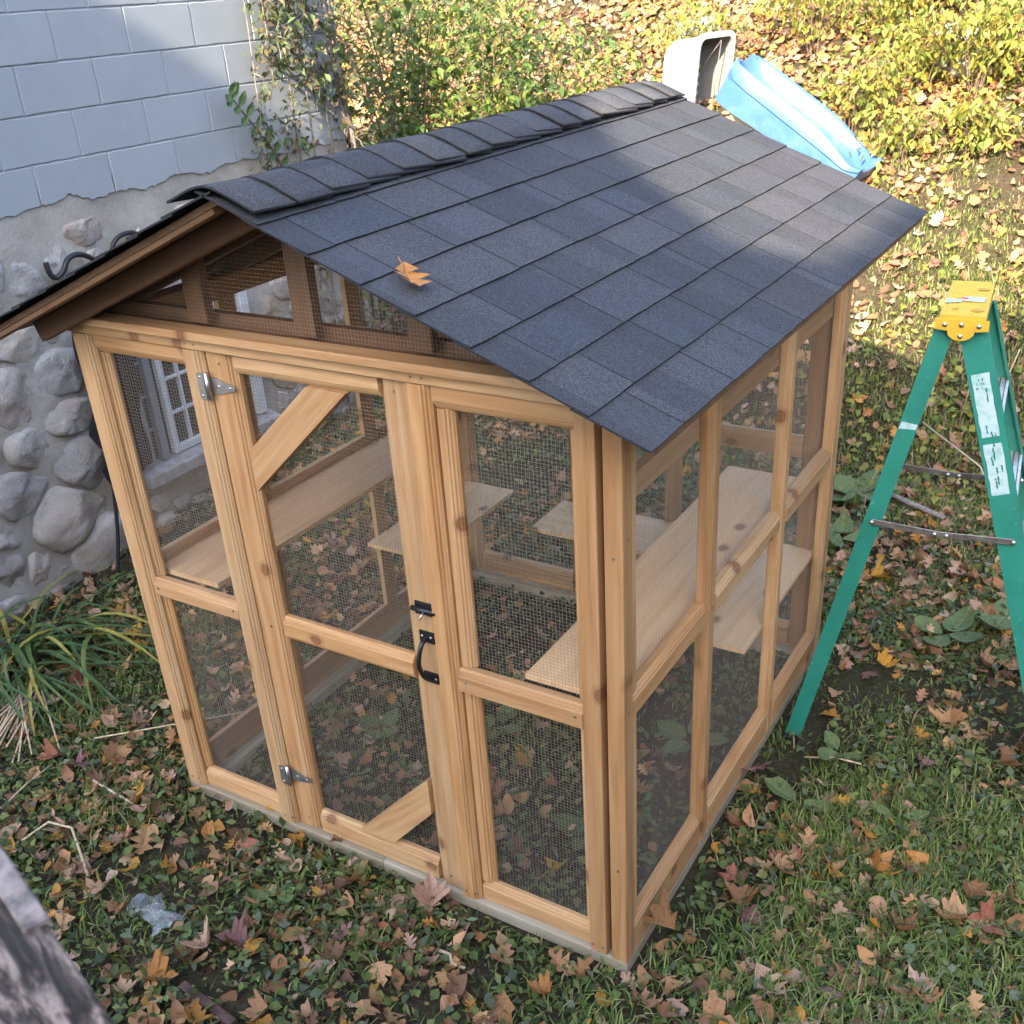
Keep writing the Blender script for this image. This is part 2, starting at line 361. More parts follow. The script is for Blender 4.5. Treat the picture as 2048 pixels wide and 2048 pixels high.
# value noise
_T = np.random.default_rng(3).random((256, 256))
def vnoise(x, y, s=1.0, off=0):
    x = np.asarray(x) * s + 17.3 + off; y = np.asarray(y) * s + 91.7 + off * 2
    xi = np.floor(x).astype(int); yi = np.floor(y).astype(int); fx = x - xi; fy = y - yi
    fx = fx * fx * (3 - 2 * fx); fy = fy * fy * (3 - 2 * fy)
    g = lambda i, j: _T[i % 256, j % 256]
    return (g(xi, yi) * (1 - fx) + g(xi + 1, yi) * fx) * (1 - fy) + (g(xi, yi + 1) * (1 - fx) + g(xi + 1, yi + 1) * fx) * fy
def fbm(x, y, s=1.0, o=3, off=0):
    t = 0; a = 0.5
    for k in range(o): t = t + a * vnoise(x, y, s * 2 ** k, off + k * 7); a *= 0.5
    return t / (1 - 0.5 ** o)
GZ = -0.055
def terr(x, y):
    x = np.asarray(x, float); y = np.asarray(y, float)
    t = np.clip((y - 3.6) / 1.6, 0, 1); s = t * t * (3 - 2 * t)
    hill = np.maximum(y - 4.0, 0) * 0.42 * s
    near_coop = (x > -0.25) & (x < 2.25) & (y > -0.25) & (y < 2.3)
    amp = np.where(near_coop, 0.012, 0.045)
    lump = (fbm(x, y, 1.5) - 0.5) * amp * (1 + 2.5 * np.clip(y - 3.5, 0, 3))
    wallrise = np.clip((-x - 0.6) / 1.3, 0, 1) * np.clip((y - 0.9) / 1.5, 0, 1) * 0.16
    bank = np.clip(x - 5.2, 0, 6) * 1.15  # unseen rise added on the right to block low sky light
    return GZ + hill + lump + wallrise + bank

# ------------------------------------------------------------------ ground
xs = np.concatenate([np.arange(-60, -8, 4.0), np.arange(-8, 6, 0.12), np.arange(6, 61, 4.0)])
ys = np.concatenate([np.arange(-40, -3, 3.0), np.arange(-3, 14, 0.12), np.arange(14, 61, 3.0)])
gx, gy = np.meshgrid(xs, ys); gz = terr(gx, gy)
V = np.stack([gx, gy, gz], -1).reshape(-1, 3); nx = len(xs); F = []
for j in range(len(ys) - 1):
    for i in range(nx - 1): a = j * nx + i; F.append((a, a + 1, a + nx + 1, a + nx))
setp(link('ground', pydata('ground', V, F, True), None, 'soil'), kind='structure')

# ------------------------------------------------------------------ unseen house added behind the camera to cast the shade
hb = empty('shade_house', (2.0, -11.0, GZ))
RID = [(x + 0.83, z + 3.4) for x, z in ((-3.4, 6.45), (-1.2, 5.70), (0.9, 5.36), (1.55, 5.25), (1.95, 4.75), (2.42, 4.38), (2.78, 4.40), (2.98, 5.50), (5.6, 5.62))]  # outline notched to shape the shadow edge on wall and coop roof
prof = [(-2.4, GZ)] + [(-2.4, RID[0][1] - 0.15)] + RID[1:-1] + [(6.2, RID[-1][1] - 0.02), (6.2, GZ)]
poly_prism('wall', hb, 'siding', [(a, b - 0.12 if b > 0 else b) for a, b in prof], 'y', -13.5, -9.02)
poly_prism('roof', hb, 'shingle', [(a, b + 0.01) for a, b in RID] + [(a, b - 0.11) for a, b in reversed(RID)], 'y', -13.7, -9.0)
setp(hb, 'unseen house shape added behind the deck to cast the shade', 'house')

# ------------------------------------------------------------------ house with block and fieldstone wall
WX = -1.95; YC = 3.90
hs = empty('block_house', (WX, 2.0, GZ))
# mortar bed (lumpy sheet with thickness) 
ys = np.arange(-1.6, YC + 0.001, 0.05); zs = np.arange(-0.25, 2.07, 0.05)
gy, gz = np.meshgrid(ys, zs); gx = WX - 0.008 * np.clip((gz - 1.8) * 5, 0, 1) + (fbm(gy, gz, 3.2, 3) - 0.5) * 0.05 * np.clip((1.9 - gz) * 4, 0.12, 1)
nv = len(ys); V = np.stack([gx, gy, gz], -1).reshape(-1, 3); F = []
for j in range(len(zs) - 1):
    for i in range(nv - 1): a = j * nv + i; F.append((a, a + 1, a + nv + 1, a + nv))
o = link('mortar_bed', pydata('mortar_bed', V, F, True), hs, 'mortar', rebase(hs))
box('wall_core', hs, 'mortar', -4.0, WX - 0.06, -1.6, YC - 0.03, -0.2, 1.93); box('wall_core', hs, 'block', -4.0, WX - 0.0015, -1.6, YC - 0.004, 2.03, 3.6)
# painted blocks, one object each
def block(y0, y1, z0, z1, ragged):
    g = 0.0022; y0 += g; y1 -= g; z0 += g; z1 -= g; c = 0.005; x = WX + 0.004 + random.uniform(-0.002, 0.003)
    nb = 9 if not ragged else 26; jt = lambda: random.uniform(-0.0022, 0.0022)
    bot = [(y0 + (y1 - y0) * k / nb, z0 + jt() + (0.13 * (float(fbm(y0 + (y1 - y0) * k / nb, 3.3, 5.0, 5)) - 0.32) + random.uniform(-0.004, 0.004) if ragged else 0)) for k in range(nb + 1)]
    ring = bot + [(y1 + jt(), z0 + (z1 - z0) * k / 4) for k in (1, 2, 3)] + [(y1 + (y0 - y1) * k / nb, z1 + jt()) for k in range(nb + 1)] + [(y0 + jt(), z1 + (z0 - z1) * k / 4) for k in (1, 2, 3)]
    cy = (y0 + y1) / 2; cz = (z0 + z1) / 2
    inner = [(cy + (a - cy) * (1 - c / (y1 - y0) * 2), cz + (b2 - cz) * (1 - c / (z1 - z0) * 2)) for a, b2 in ring]
    n_ = len(ring); v = [(x - 0.006, a, b2) for a, b2 in ring] + [(x, a, b2) for a, b2 in inner]
    f = [(i, (i + 1) % n_, n_ + (i + 1) % n_, n_ + i) for i in range(n_)] + [tuple(range(n_, 2 * n_))]
    v2 = [(px - x, py - cy, pz - cz) for px, py, pz in v]
    link('block', pydata('block', v2, f), hs, 'block', rebase(hs) @ Matrix.Translation((x, cy, cz)))
for r, off in enumerate((1.40, 1.71, 1.437, 1.702, 1.96, 1.70, 1.95)):
    z0 = 1.925 + 0.226 * r; y = off - 0.472 * 7
    while y < YC:
        a, b2 = max(y, -1.5), min(y + 0.472, YC)
        if b2 - a > 0.05: block(a, b2, z0, z0 + 0.226, r == 0)
        y += 0.472
# fieldstones, one object each
def stone(cell, seed):
    """one rough fieldstone filling a cell outline: facets cut by random planes"""
    rs = np.random.default_rng(seed); c = cell.mean(0)
    p = cell
    for _ in range(2):   # round the corners
        q = np.roll(p, -1, 0); p = np.stack([p * 0.75 + q * 0.25, p * 0.25 + q * 0.75], 1).reshape(-1, 2)
    # resample to even spacing
    d = np.linalg.norm(np.roll(p, -1, 0) - p, axis=1); cum = np.concatenate([[0], np.cumsum(d)]); pp = np.vstack([p, p[:1]]); nu = 26
    t = np.linspace(0, cum[-1], nu, endpoint=False); p = np.stack([np.interp(t, cum, pp[:, 0]), np.interp(t, cum, pp[:, 1])], 1)
    p = c + (p - c) * (1 + rs.normal(0, 0.018, (nu, 1)))
    size = np.sqrt(np.prod(p.max(0) - p.min(0))); bul = size * rs.uniform(0.20, 0.32)
    pl = [(bul * rs.uniform(0.75, 1.1), rs.normal(0, 0.55), rs.normal(0.12, 0.5)) for _ in range(5)]
    v = []; f = []; fr = (1.0, 0.985, 0.93, 0.83, 0.66, 0.42, 0.18); nr = len(fr)
    for r_ in range(nr):
        edge = (0.0, 0.30, 0.62, 0.86, 0.97, 1.0, 1.0)[r_] * bul
        for u in range(nu):
            a, b2 = (p[u] - c) * fr[r_]
            h = min([edge] + [c0 + a * s1 * bul / size * 2 + b2 * s2 * bul / size * 2 for c0, s1, s2 in pl]) if r_ else 0
            h = max(h, edge * 0.35) + (rs.normal(0, 0.0022) + 0.02 * (float(vnoise(a * 1.0 + c[0], b2 + c[1], 28)) - 0.5)) * (r_ > 0)
            v.append((h, a, b2))
    for r_ in range(nr - 1):
        for u in range(nu): f.append((r_ * nu + u, r_ * nu + (u + 1) % nu, (r_ + 1) * nu + (u + 1) % nu, (r_ + 1) * nu + u))
    f.append(tuple((nr - 1) * nu + u for u in range(nu)))
    link('stone', pydata('stone', v, f, True), hs, 'stone', rebase(hs) @ Matrix.Translation((WX - 0.014, c[0], c[1])))
STONES = [(1.26, 1.80, 0.15, 0.055), (1.6, 1.77, 0.1, 0.05), (1.87, 1.79, 0.09, 0.05), (2.13, 1.79, 0.09, 0.045), (1.38, 1.68, 0.065, 0.075), (1.61, 1.64, 0.085, 0.05), (1.18, 1.61, 0.1, 0.075), (1.02, 1.68, 0.06, 0.07),
 (1.05, 1.36, 0.13, 0.085), (1.29, 1.35, 0.075, 0.065), (0.94, 1.08, 0.1, 0.13), (1.25, 1.12, 0.125, 0.105), (1.22, 0.88, 0.14, 0.085), (0.95, 0.8, 0.09, 0.09), (1.21, 0.62, 0.12, 0.12), (0.83, 0.59, 0.14, 0.085), (1.05, 0.36, 0.18, 0.12),
 (0.62, 0.4, 0.08, 0.06), (1.2, 0.08, 0.18, 0.12), (0.81, 0.14, 0.065, 0.065), (0.6, 0.2, 0.08, 0.08), (0.58, 0.0, 0.09, 0.06), (0.88, -0.07, 0.09, 0.05), (1.3, -0.13, 0.08, 0.06)]
WIN = (1.60, 2.62, 0.30, 1.34)
rs = np.random.default_rng(5); cen = [(a, b2) for a, b2, c, d in STONES]; rad_ = [(c * 1.46, d * 1.46) for a, b2, c, d in STONES]; tries = 0
while tries < 9000:
    tries += 1; y = rs.uniform(-1.6, 3.95); z = rs.uniform(-0.22, 1.76); r1 = rs.uniform(0.075, 0.17) * (1.0 if tries < 5000 else 0.7); r2 = r1 * rs.uniform(0.62, 0.95)
    if all(((y - a) / (r1 + c[0])) ** 2 + ((z - b2) / (r2 + c[1])) ** 2 > 0.80 for (a, b2), c in zip(cen, rad_)): cen.append((y, z)); rad_.append((r1, r2))
cen = np.array(cen)
def cell_of(i):
    c = cen[i]; r1, r2 = rad_[i]; P = [c + np.array((math.cos(t) * r1, math.sin(t) * r2)) * 1.16 * (abs(math.cos(t)) ** 2.8 + abs(math.sin(t)) ** 2.8) ** (-1 / 2.8) for t in np.arange(12) / 12 * 2 * math.pi + rs.uniform(0, 0.5)]
    gap = rs.uniform(0.004, 0.012)
    for j_ in range(len(cen)):
        if j_ == i: continue
        dv = cen[j_] - c; L = np.linalg.norm(dv)
        if L > 0.62: continue
        nn_ = dv / L; ri = 1 / math.hypot(nn_[0] / r1, nn_[1] / r2); rj = 1 / math.hypot(nn_[0] / rad_[j_][0], nn_[1] / rad_[j_][1]); lim = L * ri / (ri + rj) - gap; Q = []
        for a, b2 in zip(P, P[1:] + P[:1]):
            da, db = (a - c) @ nn_ - lim, (b2 - c) @ nn_ - lim
            if da <= 0: Q.append(a)
            if da * db < 0: Q.append(a + (b2 - a) * da / (da - db))
        P = Q
        if len(P) < 3: return None
    return np.array(P)
for i in range(len(cen)):
    c = cell_of(i)
    if c is None or len(c) < 3: continue
    ext = c.max(0) - c.min(0)
    if min(ext) < 0.085 or c[:, 1].max() > 1.86 or c[:, 0].max() > YC - 0.01: continue
    if c[:, 0].max() > WIN[0] - 0.03 and c[:, 0].min() < WIN[1] + 0.03 and c[:, 1].max() > WIN[2] and c[:, 1].min() < WIN[3] + 0.05: continue
    stone(c, i)
# window
y0, y1, z0, z1 = 1.62, 2.60, 0.43, 1.28
wn = link('window', pydata('window', [(WX + 0.012, y0, z0), (WX + 0.012, y1, z0), (WX + 0.012, y1, z1), (WX + 0.012, y0, z1)], [(0, 1, 2, 3)]), hs, 'glass', rebase(hs))
def wbox(nm, mt, a0, a1, b0, b1, d0, d1): box(nm, wn, mt, WX + d0, WX + d1, a0, a1, b0, b1)
for nm, a0, a1, b0, b1 in (('frame', y0 - 0.03, y0 + 0.03, z0, z1), ('frame', y1 - 0.04, y1 + 0.03, z0, z1), ('frame', y0 - 0.03, y1 + 0.03, z1, z1 + 0.06)):
    wbox(nm, 'greyframe' if a0 < y0 and b1 <= z1 and a1 < 2 else 'whitepaint', a0, a1, b0, b1, 0.0, 0.07)
wbox('jamb', 'greyframe', 1.735, 1.785, z0, z1, 0.014, 0.06)
wbox('jamb', 'greyframe', 1.665, 1.685, z0, z1, 0.014, 0.05)
for zz in (0.62, 0.82, 1.02): wbox('muntin', 'greyframe', 1.65, 1.735, zz, zz + 0.014, 0.014, 0.035)
wbox('sash', 'whitepaint', 1.835, 1.875, z0, z1, 0.014, 0.055)
wbox('sash', 'whitepaint', 2.20, 2.26, z0, z1, 0.014, 0.055)
wbox('sash', 'whitepaint', 1.875, 2.20, z0, z0 + 0.04, 0.014, 0.055)
wbox('sash', 'whitepaint', 1.875, 2.20, z1 - 0.05, z1, 0.014, 0.055)
for yy in (1.985, 2.09): wbox('muntin', 'whitepaint', yy, yy + 0.018, z0 + 0.04, z1 - 0.05, 0.014, 0.04)
for zz in (0.66, 0.87, 1.07): wbox('muntin', 'whitepaint', 1.875, 2.20, zz, zz + 0.018, 0.014, 0.038)
for yy in (2.36, 2.47): wbox('muntin', 'whitepaint', yy, yy + 0.018, z0, z1, 0.014, 0.038)
for zz in (0.70, 0.98): wbox('muntin', 'whitepaint', 2.26, y1 - 0.04, zz, zz + 0.018, 0.014, 0.036)
sv = [(WX + 0.0, y0 - 0.08, 0.43), (WX + 0.14, y0 - 0.08, 0.395), (WX + 0.14, y1 + 0.08, 0.395), (WX, y1 + 0.08, 0.43), (WX + 0.0, y0 - 0.08, 0.33), (WX + 0.14, y0 - 0.08, 0.33), (WX + 0.14, y1 + 0.08, 0.33), (WX, y1 + 0.08, 0.33)]
M['sillpaint'] = simple('worn_sill_paint', (0.27, 0.265, 0.255), 0.7, 0, 18, 0.25)
link('sill', pydata('sill', sv, [(0, 1, 2, 3), (1, 5, 6, 2), (4, 7, 6, 5), (0, 4, 5, 1), (3, 2, 6, 7)]), wn, 'sillpaint', rebase(wn))
setp(hs, 'pale blue painted block house wall on a fieldstone foundation', 'house')

# black fabric sheet hanging beside the window
pts = []
nz, ny = 18, 6
left = [(1.30, 1.36), (1.32, 1.12), (1.335, 0.90), (1.27, 0.79), (1.32, 0.67), (1.245, 0.57), (1.29, 0.485)]
lz = [q[1] for q in left][::-1]; ly = [q[0] for q in left][::-1]
v = []; f = []
for j in range(nz + 1):
    z = 1.36 - (1.36 - 0.485) * j / nz; yl = float(np.interp(z, lz, ly))
    for i in range(ny + 1):
        t = i / ny; yl -= 0.035 * (i == 0); y = yl + (1.585 - yl) * t
        v.append((WX + 0.145 + 0.025 * math.sin(t * 9 + z * 5) + 0.02 * math.sin(z * 14), y, z))
for j in range(nz):
    for i in range(ny): a = j * (ny + 1) + i; f.append((a, a + 1, a + ny + 2, a + ny + 1))
fb = link('fabric_sheet', pydata('fabric_sheet', v, f, True), None, 'cloth')
md = fb.modifiers.new('thickness', 'SOLIDIFY'); md.thickness = 0.006
setp(fb, 'ragged black fabric sheet hanging on the stone wall beside the window', 'fabric')
setp(tube('hanging_cord', None, 'cable', smooth_path([(WX + 0.15, 1.30, 0.62), (WX + 0.16, 1.26, 0.40), (WX + 0.17, 1.20, 0.15), (WX + 0.18, 1.11, -0.08)], 5), 0.0105, 8), 'black cord hanging from the fabric down the stone wall to the ground', 'cord')
setp(tube('hose', None, 'cable', smooth_path([(WX + 0.05, 1.30, 1.70), (WX + 0.055, 1.305, 1.64), (WX + 0.06, 1.335, 1.615), (WX + 0.07, 1.375, 1.64), (WX + 0.07, 1.42, 1.69), (WX + 0.07, 1.49, 1.70), (WX + 0.065, 1.57, 1.66), (WX + 0.05, 1.62, 1.58)], 6), 0.0145, 8), 'black hose curling out of the stone wall above the low roof edge', 'hose')
setp(tube('hose', None, 'cable', smooth_path([(WX + 0.04, 1.70, 1.60), (WX + 0.06, 1.73, 1.70), (WX + 0.07, 1.79, 1.738), (WX + 0.06, 1.89, 1.728), (WX + 0.04, 1.96, 1.66)], 6), 0.013, 8), 'short black hose arching over the stones, nearer the roof ridge', 'hose')

# ------------------------------------------------------------------ the coop
cp = empty('mesh_coop', (0, 0, 0))
setp(cp, 'new pine framed wire mesh enclosure with dark shingled gable roof', 'coop')
X, Y, Z = Vector((1, 0, 0)), Vector((0, 1, 0)), Vector((0, 0, 1))
# sill
box('sill', cp, 'treated', 0.0, 1.0, 0.0, 0.09, -0.05, 0.0); box('sill', cp, 'treated', 1.003, 2.0, 0.001, 0.09, -0.049, 0.001)
box('sill', cp, 'treated', 0.0, 0.09, 0.093, 2.08, -0.05, 0.0); box('sill', cp, 'treated', 1.91, 1.999, 0.093, 2.08, -0.05, 0.0)
box('sill', cp, 'treated', 0.093, 1.907, 1.99, 2.08, -0.05, 0.0)
def fpost(x0, x1, z0=0.002, z1=1.898, y=0.0, d=0.042, pl=False, pr=False, par=None, nm='post', mt='pine'):
    beam(nm, par or cp, mt, ((x0 + x1) / 2, y, z0), ((x0 + x1) / 2, y, z1), X, Y, x1 - x0, d, pl, pr)
def frail(x0, x1, z0, z1, y=0.0, d=0.042, top=False, bot=False, par=None, nm='rail', mt='pine'):
    beam(nm, par or cp, mt, (x0, y, (z0 + z1) / 2), (x1, y, (z0 + z1) / 2), Z, Y, z1 - z0, d, bot, top)
def spost(y0, y1, x, dx, z0=0.002, z1=1.84, d=0.042, pf=False, pb=False, nm='post', mt='pine', par=None):
    """post in a side wall; outer face at x, depth towards dx"""
    beam(nm, par or cp, mt, (x, (y0 + y1) / 2, z0), (x, (y0 + y1) / 2, z1), Y, X * dx, y1 - y0, d, pf, pb)
def srail(y0, y1, z0, z1, x, dx, d=0.042, top=False, nm='rail', mt='pine', par=None):
    beam(nm, par or cp, mt, (x, y0, (z0 + z1) / 2), (x, y1, (z0 + z1) / 2), Z, X * dx, z1 - z0, d, False, top)
# front posts
fpost(0.0, 0.085, pr=True); fpost(0.51, 0.585, pr=True); fpost(1.36, 1.43, pr=True); fpost(1.866, 1.925, d=0.06); fpost(1.945, 2.0, d=0.055)
# left front panel
frail(0.087, 0.508, 0.918, 0.984, y=0.001, top=True); frail(0.087, 0.508, 0.002, 0.085, y=0.022, d=0.032, top=True); frail(0.087, 0.508, 1.835, 1.897, y=0.012, bot=True)
fpost(0.0875, 0.112, y=0.024, d=0.03, z0=0.087, z1=0.916, pr=True, nm='stop'); fpost(0.0875, 0.112, y=0.024, d=0.03, z0=0.986, z1=1.833, pr=True, nm='stop')
# right front panel
frail(1.432, 1.864, 0.909, 0.987, y=0.001, top=True); frail(1.432, 1.864, 0.002, 0.085, y=0.022, d=0.032, top=True); frail(1.432, 1.864, 1.83, 1.897, y=0.012, bot=True)
for a, b2 in ((0.087, 0.907), (0.989, 1.828)):
    fpost(1.432, 1.482, y=0.026, d=0.03, z0=a, z1=b2, pr=True, nm='stile'); fpost(1.834, 1.864, y=0.026, d=0.03, z0=a, z1=b2, pl=True, nm='stile')
# header
box('header', cp, 'pine', -0.02, 2.02, 0.0, 0.046, 1.90, 1.935); box('header', cp, 'pine', -0.042, 2.03, -0.024, 0.05, 1.937, 1.963)
box('header', cp, 'pine', -0.04, 2.0, -0.02, 0.0, 1.9635, 1.978) if False else None
# door
dr = empty('door', (0.588, 0.02, 0.0)); dr.parent = cp
fpost(0.589, 0.697, y=0.020, d=0.036, z0=0.006, z1=1.892, pr=True, par=dr, nm='stile'); fpost(1.247, 1.357, y=0.020, d=0.036, z0=0.006, z1=1.892, pl=True, par=dr, nm='stile')
frail(0.699, 1.245, 1.832, 1.892, y=0.0205, d=0.035, bot=True, par=dr); frail(0.699, 1.245, 0.876, 0.968, y=0.0205, d=0.035, top=True, bot=True, par=dr); frail(0.699, 1.245, 0.006, 0.098, y=0.0205, d=0.035, top=True, par=dr)
poly_prism('brace', dr, 'pine', [(0.699, 1.445), (0.699, 1.585), (0.975, 1.83), (1.125, 1.83)], 'y', 0.019, 0.052)
poly_prism('brace', dr, 'pine', [(0.90, 0.10), (1.055, 0.10), (1.245, 0.315), (1.245, 0.465)], 'y', 0.019, 0.052)
for o in list(dr.children):
    if o.name.startswith('brace'):
        fr = frame(sum((v.co for v in o.data.vertices), Vector()) / len(o.data.vertices), (0.43, 0, 0.385), (0, 1, 0)); o.data.transform(fr.inverted()); o.matrix_basis = o.matrix_basis @ fr
# wire mesh panels
SP = 0.0120; WR = 0.00036
def wires(name, parent, o, A, B, poly, nrm, sp=SP, r=WR):
    """square wire grid clipped to convex polygon in (A,B) coordinates"""
    o = np.array(o, float); A = np.array(A, float); B = np.array(B, float); Nn = np.array(nrm, float)
    P = np.array(poly, float); V = []; F = []
    def clip(axis, c):
        s = []
        for i in range(len(P)):
            p, q = P[i], P[(i + 1) % len(P)]
            a, b2 = p[axis] - c, q[axis] - c
            if a * b2 < 0: t = a / (a - b2); s.append(p[1 - axis] + (q[1 - axis] - p[1 - axis]) * t)
        return (min(s), max(s)) if len(s) >= 2 else None
    for axis in (0, 1):
        c = P[:, axis].min() + sp * 0.5
        while c < P[:, axis].max():
            s = clip(axis, c)
            if s and s[1] - s[0] > 0.004:
                D = B if axis == 0 else A; S = A if axis == 0 else B
                base = o + S * (c + rng.normal(0, 0.0004)) + Nn * (r * 1.4 * (1 if axis else -1))
                k = len(V); jj = rng.normal(0, 0.0006)
                for t, j2 in ((s[0], 0), (s[1], jj)):
                    for u, w_ in ((-1, -1), (1, -1), (1, 1), (-1, 1)): V.append(base + D * t + S * (u * r + j2) + Nn * (w_ * r))
                for q in range(4): F.append((k + q, k + (q + 1) % 4, k + 4 + (q + 1) % 4, k + 4 + q))
            c += sp
    ob = link(name, pydata(name, V, F), parent, 'wire')
    ob.matrix_basis = rebase(parent); return ob
def rect(a0, a1, b0, b1): return [(a0, b0), (a1, b0), (a1, b1), (a0, b1)]
ex = (1, 0, 0); ey = (0, 1, 0); ez = (0, 0, 1)
wires('wire_mesh', cp, (0, 0.058, 0), ex, ez, rect(0.08, 0.53, 0.03, 1.86), ey)
wires('wire_mesh', dr, (0, 0.060, 0), ex, ez, rect(0.68, 1.27, 0.06, 1.86), ey)
wires('wire_mesh', cp, (0, 0.059, 0), ex, ez, rect(1.45, 1.865, 0.03, 1.86), ey)
for a, b2 in ((0.04, 0.66), (0.68, 1.37), (1.39, 2.03)):
    wires('wire_mesh', cp, (1.9625, 0, 0), ey, ez, rect(a, b2, 0.04, 1.80), ex, r=0.00027)
    wires('wire_mesh', cp, (0.0455, 0, 0), ey, ez, rect(a, b2, 0.04, 1.80), ex, r=0.00027)
for a, b2 in ((0.05, 0.745), (0.745, 1.26), (1.26, 1.95)): wires('wire_mesh', cp, (0, 2.036, 0), ex, ez, rect(a, b2, 0.04, 1.80), ey)
wires('wire_mesh', cp, (0, 0.052, 0), ex, ez, [(0.05, 1.965), (1.95, 1.965), (1.0, 2.345)], ey, r=0.00027)
# hardware on the door
def hinge(z):
    h = poly_prism('hinge', dr, 'zinc', [(0.555, z - 0.042), (0.583, z - 0.042), (0.583, z + 0.042), (0.555, z + 0.042)], 'y', -0.0035, -0.0005)
    poly_prism('leaf', h, 'zinc', [(0.60, z - 0.026), (0.618, z - 0.026), (0.692, z - 0.007), (0.692, z + 0.007), (0.618, z + 0.026), (0.60, z + 0.026)], 'y', 0.0145, 0.0185)
    tube('pin', h, 'zinc', [(0.5915, 0.003, z - 0.044), (0.5915, 0.003, z + 0.044)], 0.0075, 8)
    for a, b2, yy in ((0.568, 0.03, -0.005), (0.568, -0.03, -0.005), (0.625, 0.0, 0.013), (0.672, 0.0, 0.013)):
        tube('screw', h, 'steel', [(a, yy, z + b2), (a, yy + 0.003, z + b2)], 0.0045, 8)
hinge(1.787); hinge(0.25)
hd = poly_prism('handle', dr, 'black', [(1.292, 1.048), (1.345, 1.048), (1.345, 1.088), (1.292, 1.088)], 'y', 0.0145, 0.0195)
poly_prism('plate', hd, 'black', [(1.292, 0.897), (1.345, 0.897), (1.345, 0.935), (1.292, 0.935)], 'y', 0.0145, 0.0195)
tube('grip', hd, 'black', smooth_path([(1.312, 0.018, 1.062), (1.312, -0.012, 1.045), (1.308, -0.026, 0.99), (1.312, -0.012, 0.935), (1.322, 0.018, 0.912)], 6), 0.0078, 8)
for a, b2 in ((1.302, 1.07), (1.335, 1.07), (1.302, 0.915), (1.337, 0.915)): tube('screw', hd, 'steel', [(a, 0.012, b2), (a, 0.0145, b2)], 0.0042, 8)
bt = poly_prism('bolt', dr, 'black', [(1.288, 1.150), (1.357, 1.150), (1.357, 1.193), (1.288, 1.193)], 'y', 0.0125, 0.0185)
tube('rod', bt, 'black', [(1.280, 0.006, 1.171), (1.372, 0.006, 1.171)], 0.0085, 8)
tube('knob', bt, 'steel', [(1.326, 0.003, 1.167), (1.323, -0.016, 1.150)], 0.004, 8)
# side walls
for x, dx in ((2.0, -1), (0.0, 1)):
    s0 = 0.057 if x > 1 else 0.046
    for a, b2 in ((0.612, 0.70), (1.335, 1.42)): spost(a, b2, x, dx, pf=True, pb=True, z1=1.862)
    spost(1.985, 2.08, x, dx, pf=True, z1=1.862)
    for a, b2 in ((s0 + 0.001, 0.611), (0.701, 1.334), (1.421, 1.984)):
        srail(a, b2, 0.96, 1.04, x + dx * 0.001, dx, 0.046, top=True); srail(a, b2, 0.002, 0.135, x + dx * 0.001, dx, 0.040, top=True)
        if x > 1: srail(a, b2, 1.60, 1.668, x + dx * 0.044, dx, 0.036)
    box('plate', cp, 'pine', min(x, x + dx * 0.085), max(x, x + dx * 0.085), 0.06, 2.08, 1.864, 1.94)
# stud seen inside the right front corner
spost(0.064, 0.10, 1.99, -1, d=0.025, nm='stud', z1=1.81)
# back wall
for a, b2 in ((0.046, 0.15), (0.71, 0.785), (1.22, 1.30), (1.86, 1.954)): beam('post', cp, 'pine', ((a + b2) / 2, 2.0395, 0.002), ((a + b2) / 2, 2.0395, 1.898), X, Y, b2 - a, 0.038, True, True)
for a, b2 in ((0.151, 0.709), (0.786, 1.219), (1.301, 1.859)):
    for z0, z1 in ((0.957, 1.05), (0.002, 0.11), (1.60, 1.68)): beam('rail', cp, 'pine', (a, 2.0405, (z0 + z1) / 2), (b2, 2.0405, (z0 + z1) / 2), Z, Y, z1 - z0, 0.036, False, True)
box('header', cp, 'pine', 0.0, 2.0, 2.0, 2.0385, 1.80, 1.885)
poly_prism('gable_board', cp, 'pine', [(0.10, 1.90), (1.90, 1.90), (1.0, 2.268)], 'y', 2.04, 2.058)
# shelves
box('shelf', cp, 'shelf', 0.05, 0.362, 0.062, 1.56, 0.979, 1.0); box('shelf', cp, 'shelf', 1.638, 1.95, 0.066, 1.75, 0.979, 1.0)
box('shelf', cp, 'shelf', 0.05, 0.39, 1.24, 2.034, 0.51, 0.531); box('shelf', cp, 'shelf', 0.68, 1.638, 1.70, 2.034, 0.51, 0.531); box('shelf', cp, 'shelf', 1.642, 1.956, 1.14, 2.034, 0.511, 0.532)
# screw heads
scm = None
for x_, z_ in [(q + dx_, zz + dz_) for q in (0.04, 0.548, 1.395, 1.895) for dx_ in (-0.018, 0.018) for zz, dz_ in ((1.918, 0), (0.02, 0.012))] + [(0.11, 0.95), (0.485, 0.95), (1.46, 0.948), (1.84, 0.948), (0.64, 1.86), (1.30, 1.86), (0.64, 0.05), (1.30, 0.05), (0.64, 0.92), (1.27, 0.92), (1.972, 1.5), (1.972, 0.4)]:
    yy = -0.0005 if not (0.59 < x_ < 1.355) else 0.0190
    v, f = tube_data([(0, 0.004, 0), (0, -0.0012, 0)], 0.0042, 8)
    if scm is None: scm = pydata('screw', v, f); scm.materials.append(M['dullsteel'])
    link('screw', scm, cp, None, Matrix.Translation((x_, yy, z_)))
for y_ in (0.028, 0.655, 1.378, 2.03):
    for z_ in (0.07, 1.0, 1.55): link('screw', scm, cp, None, Matrix.Translation((2.0005, y_, z_)) @ Matrix.Rotation(math.pi / 2, 4, 'Z'))
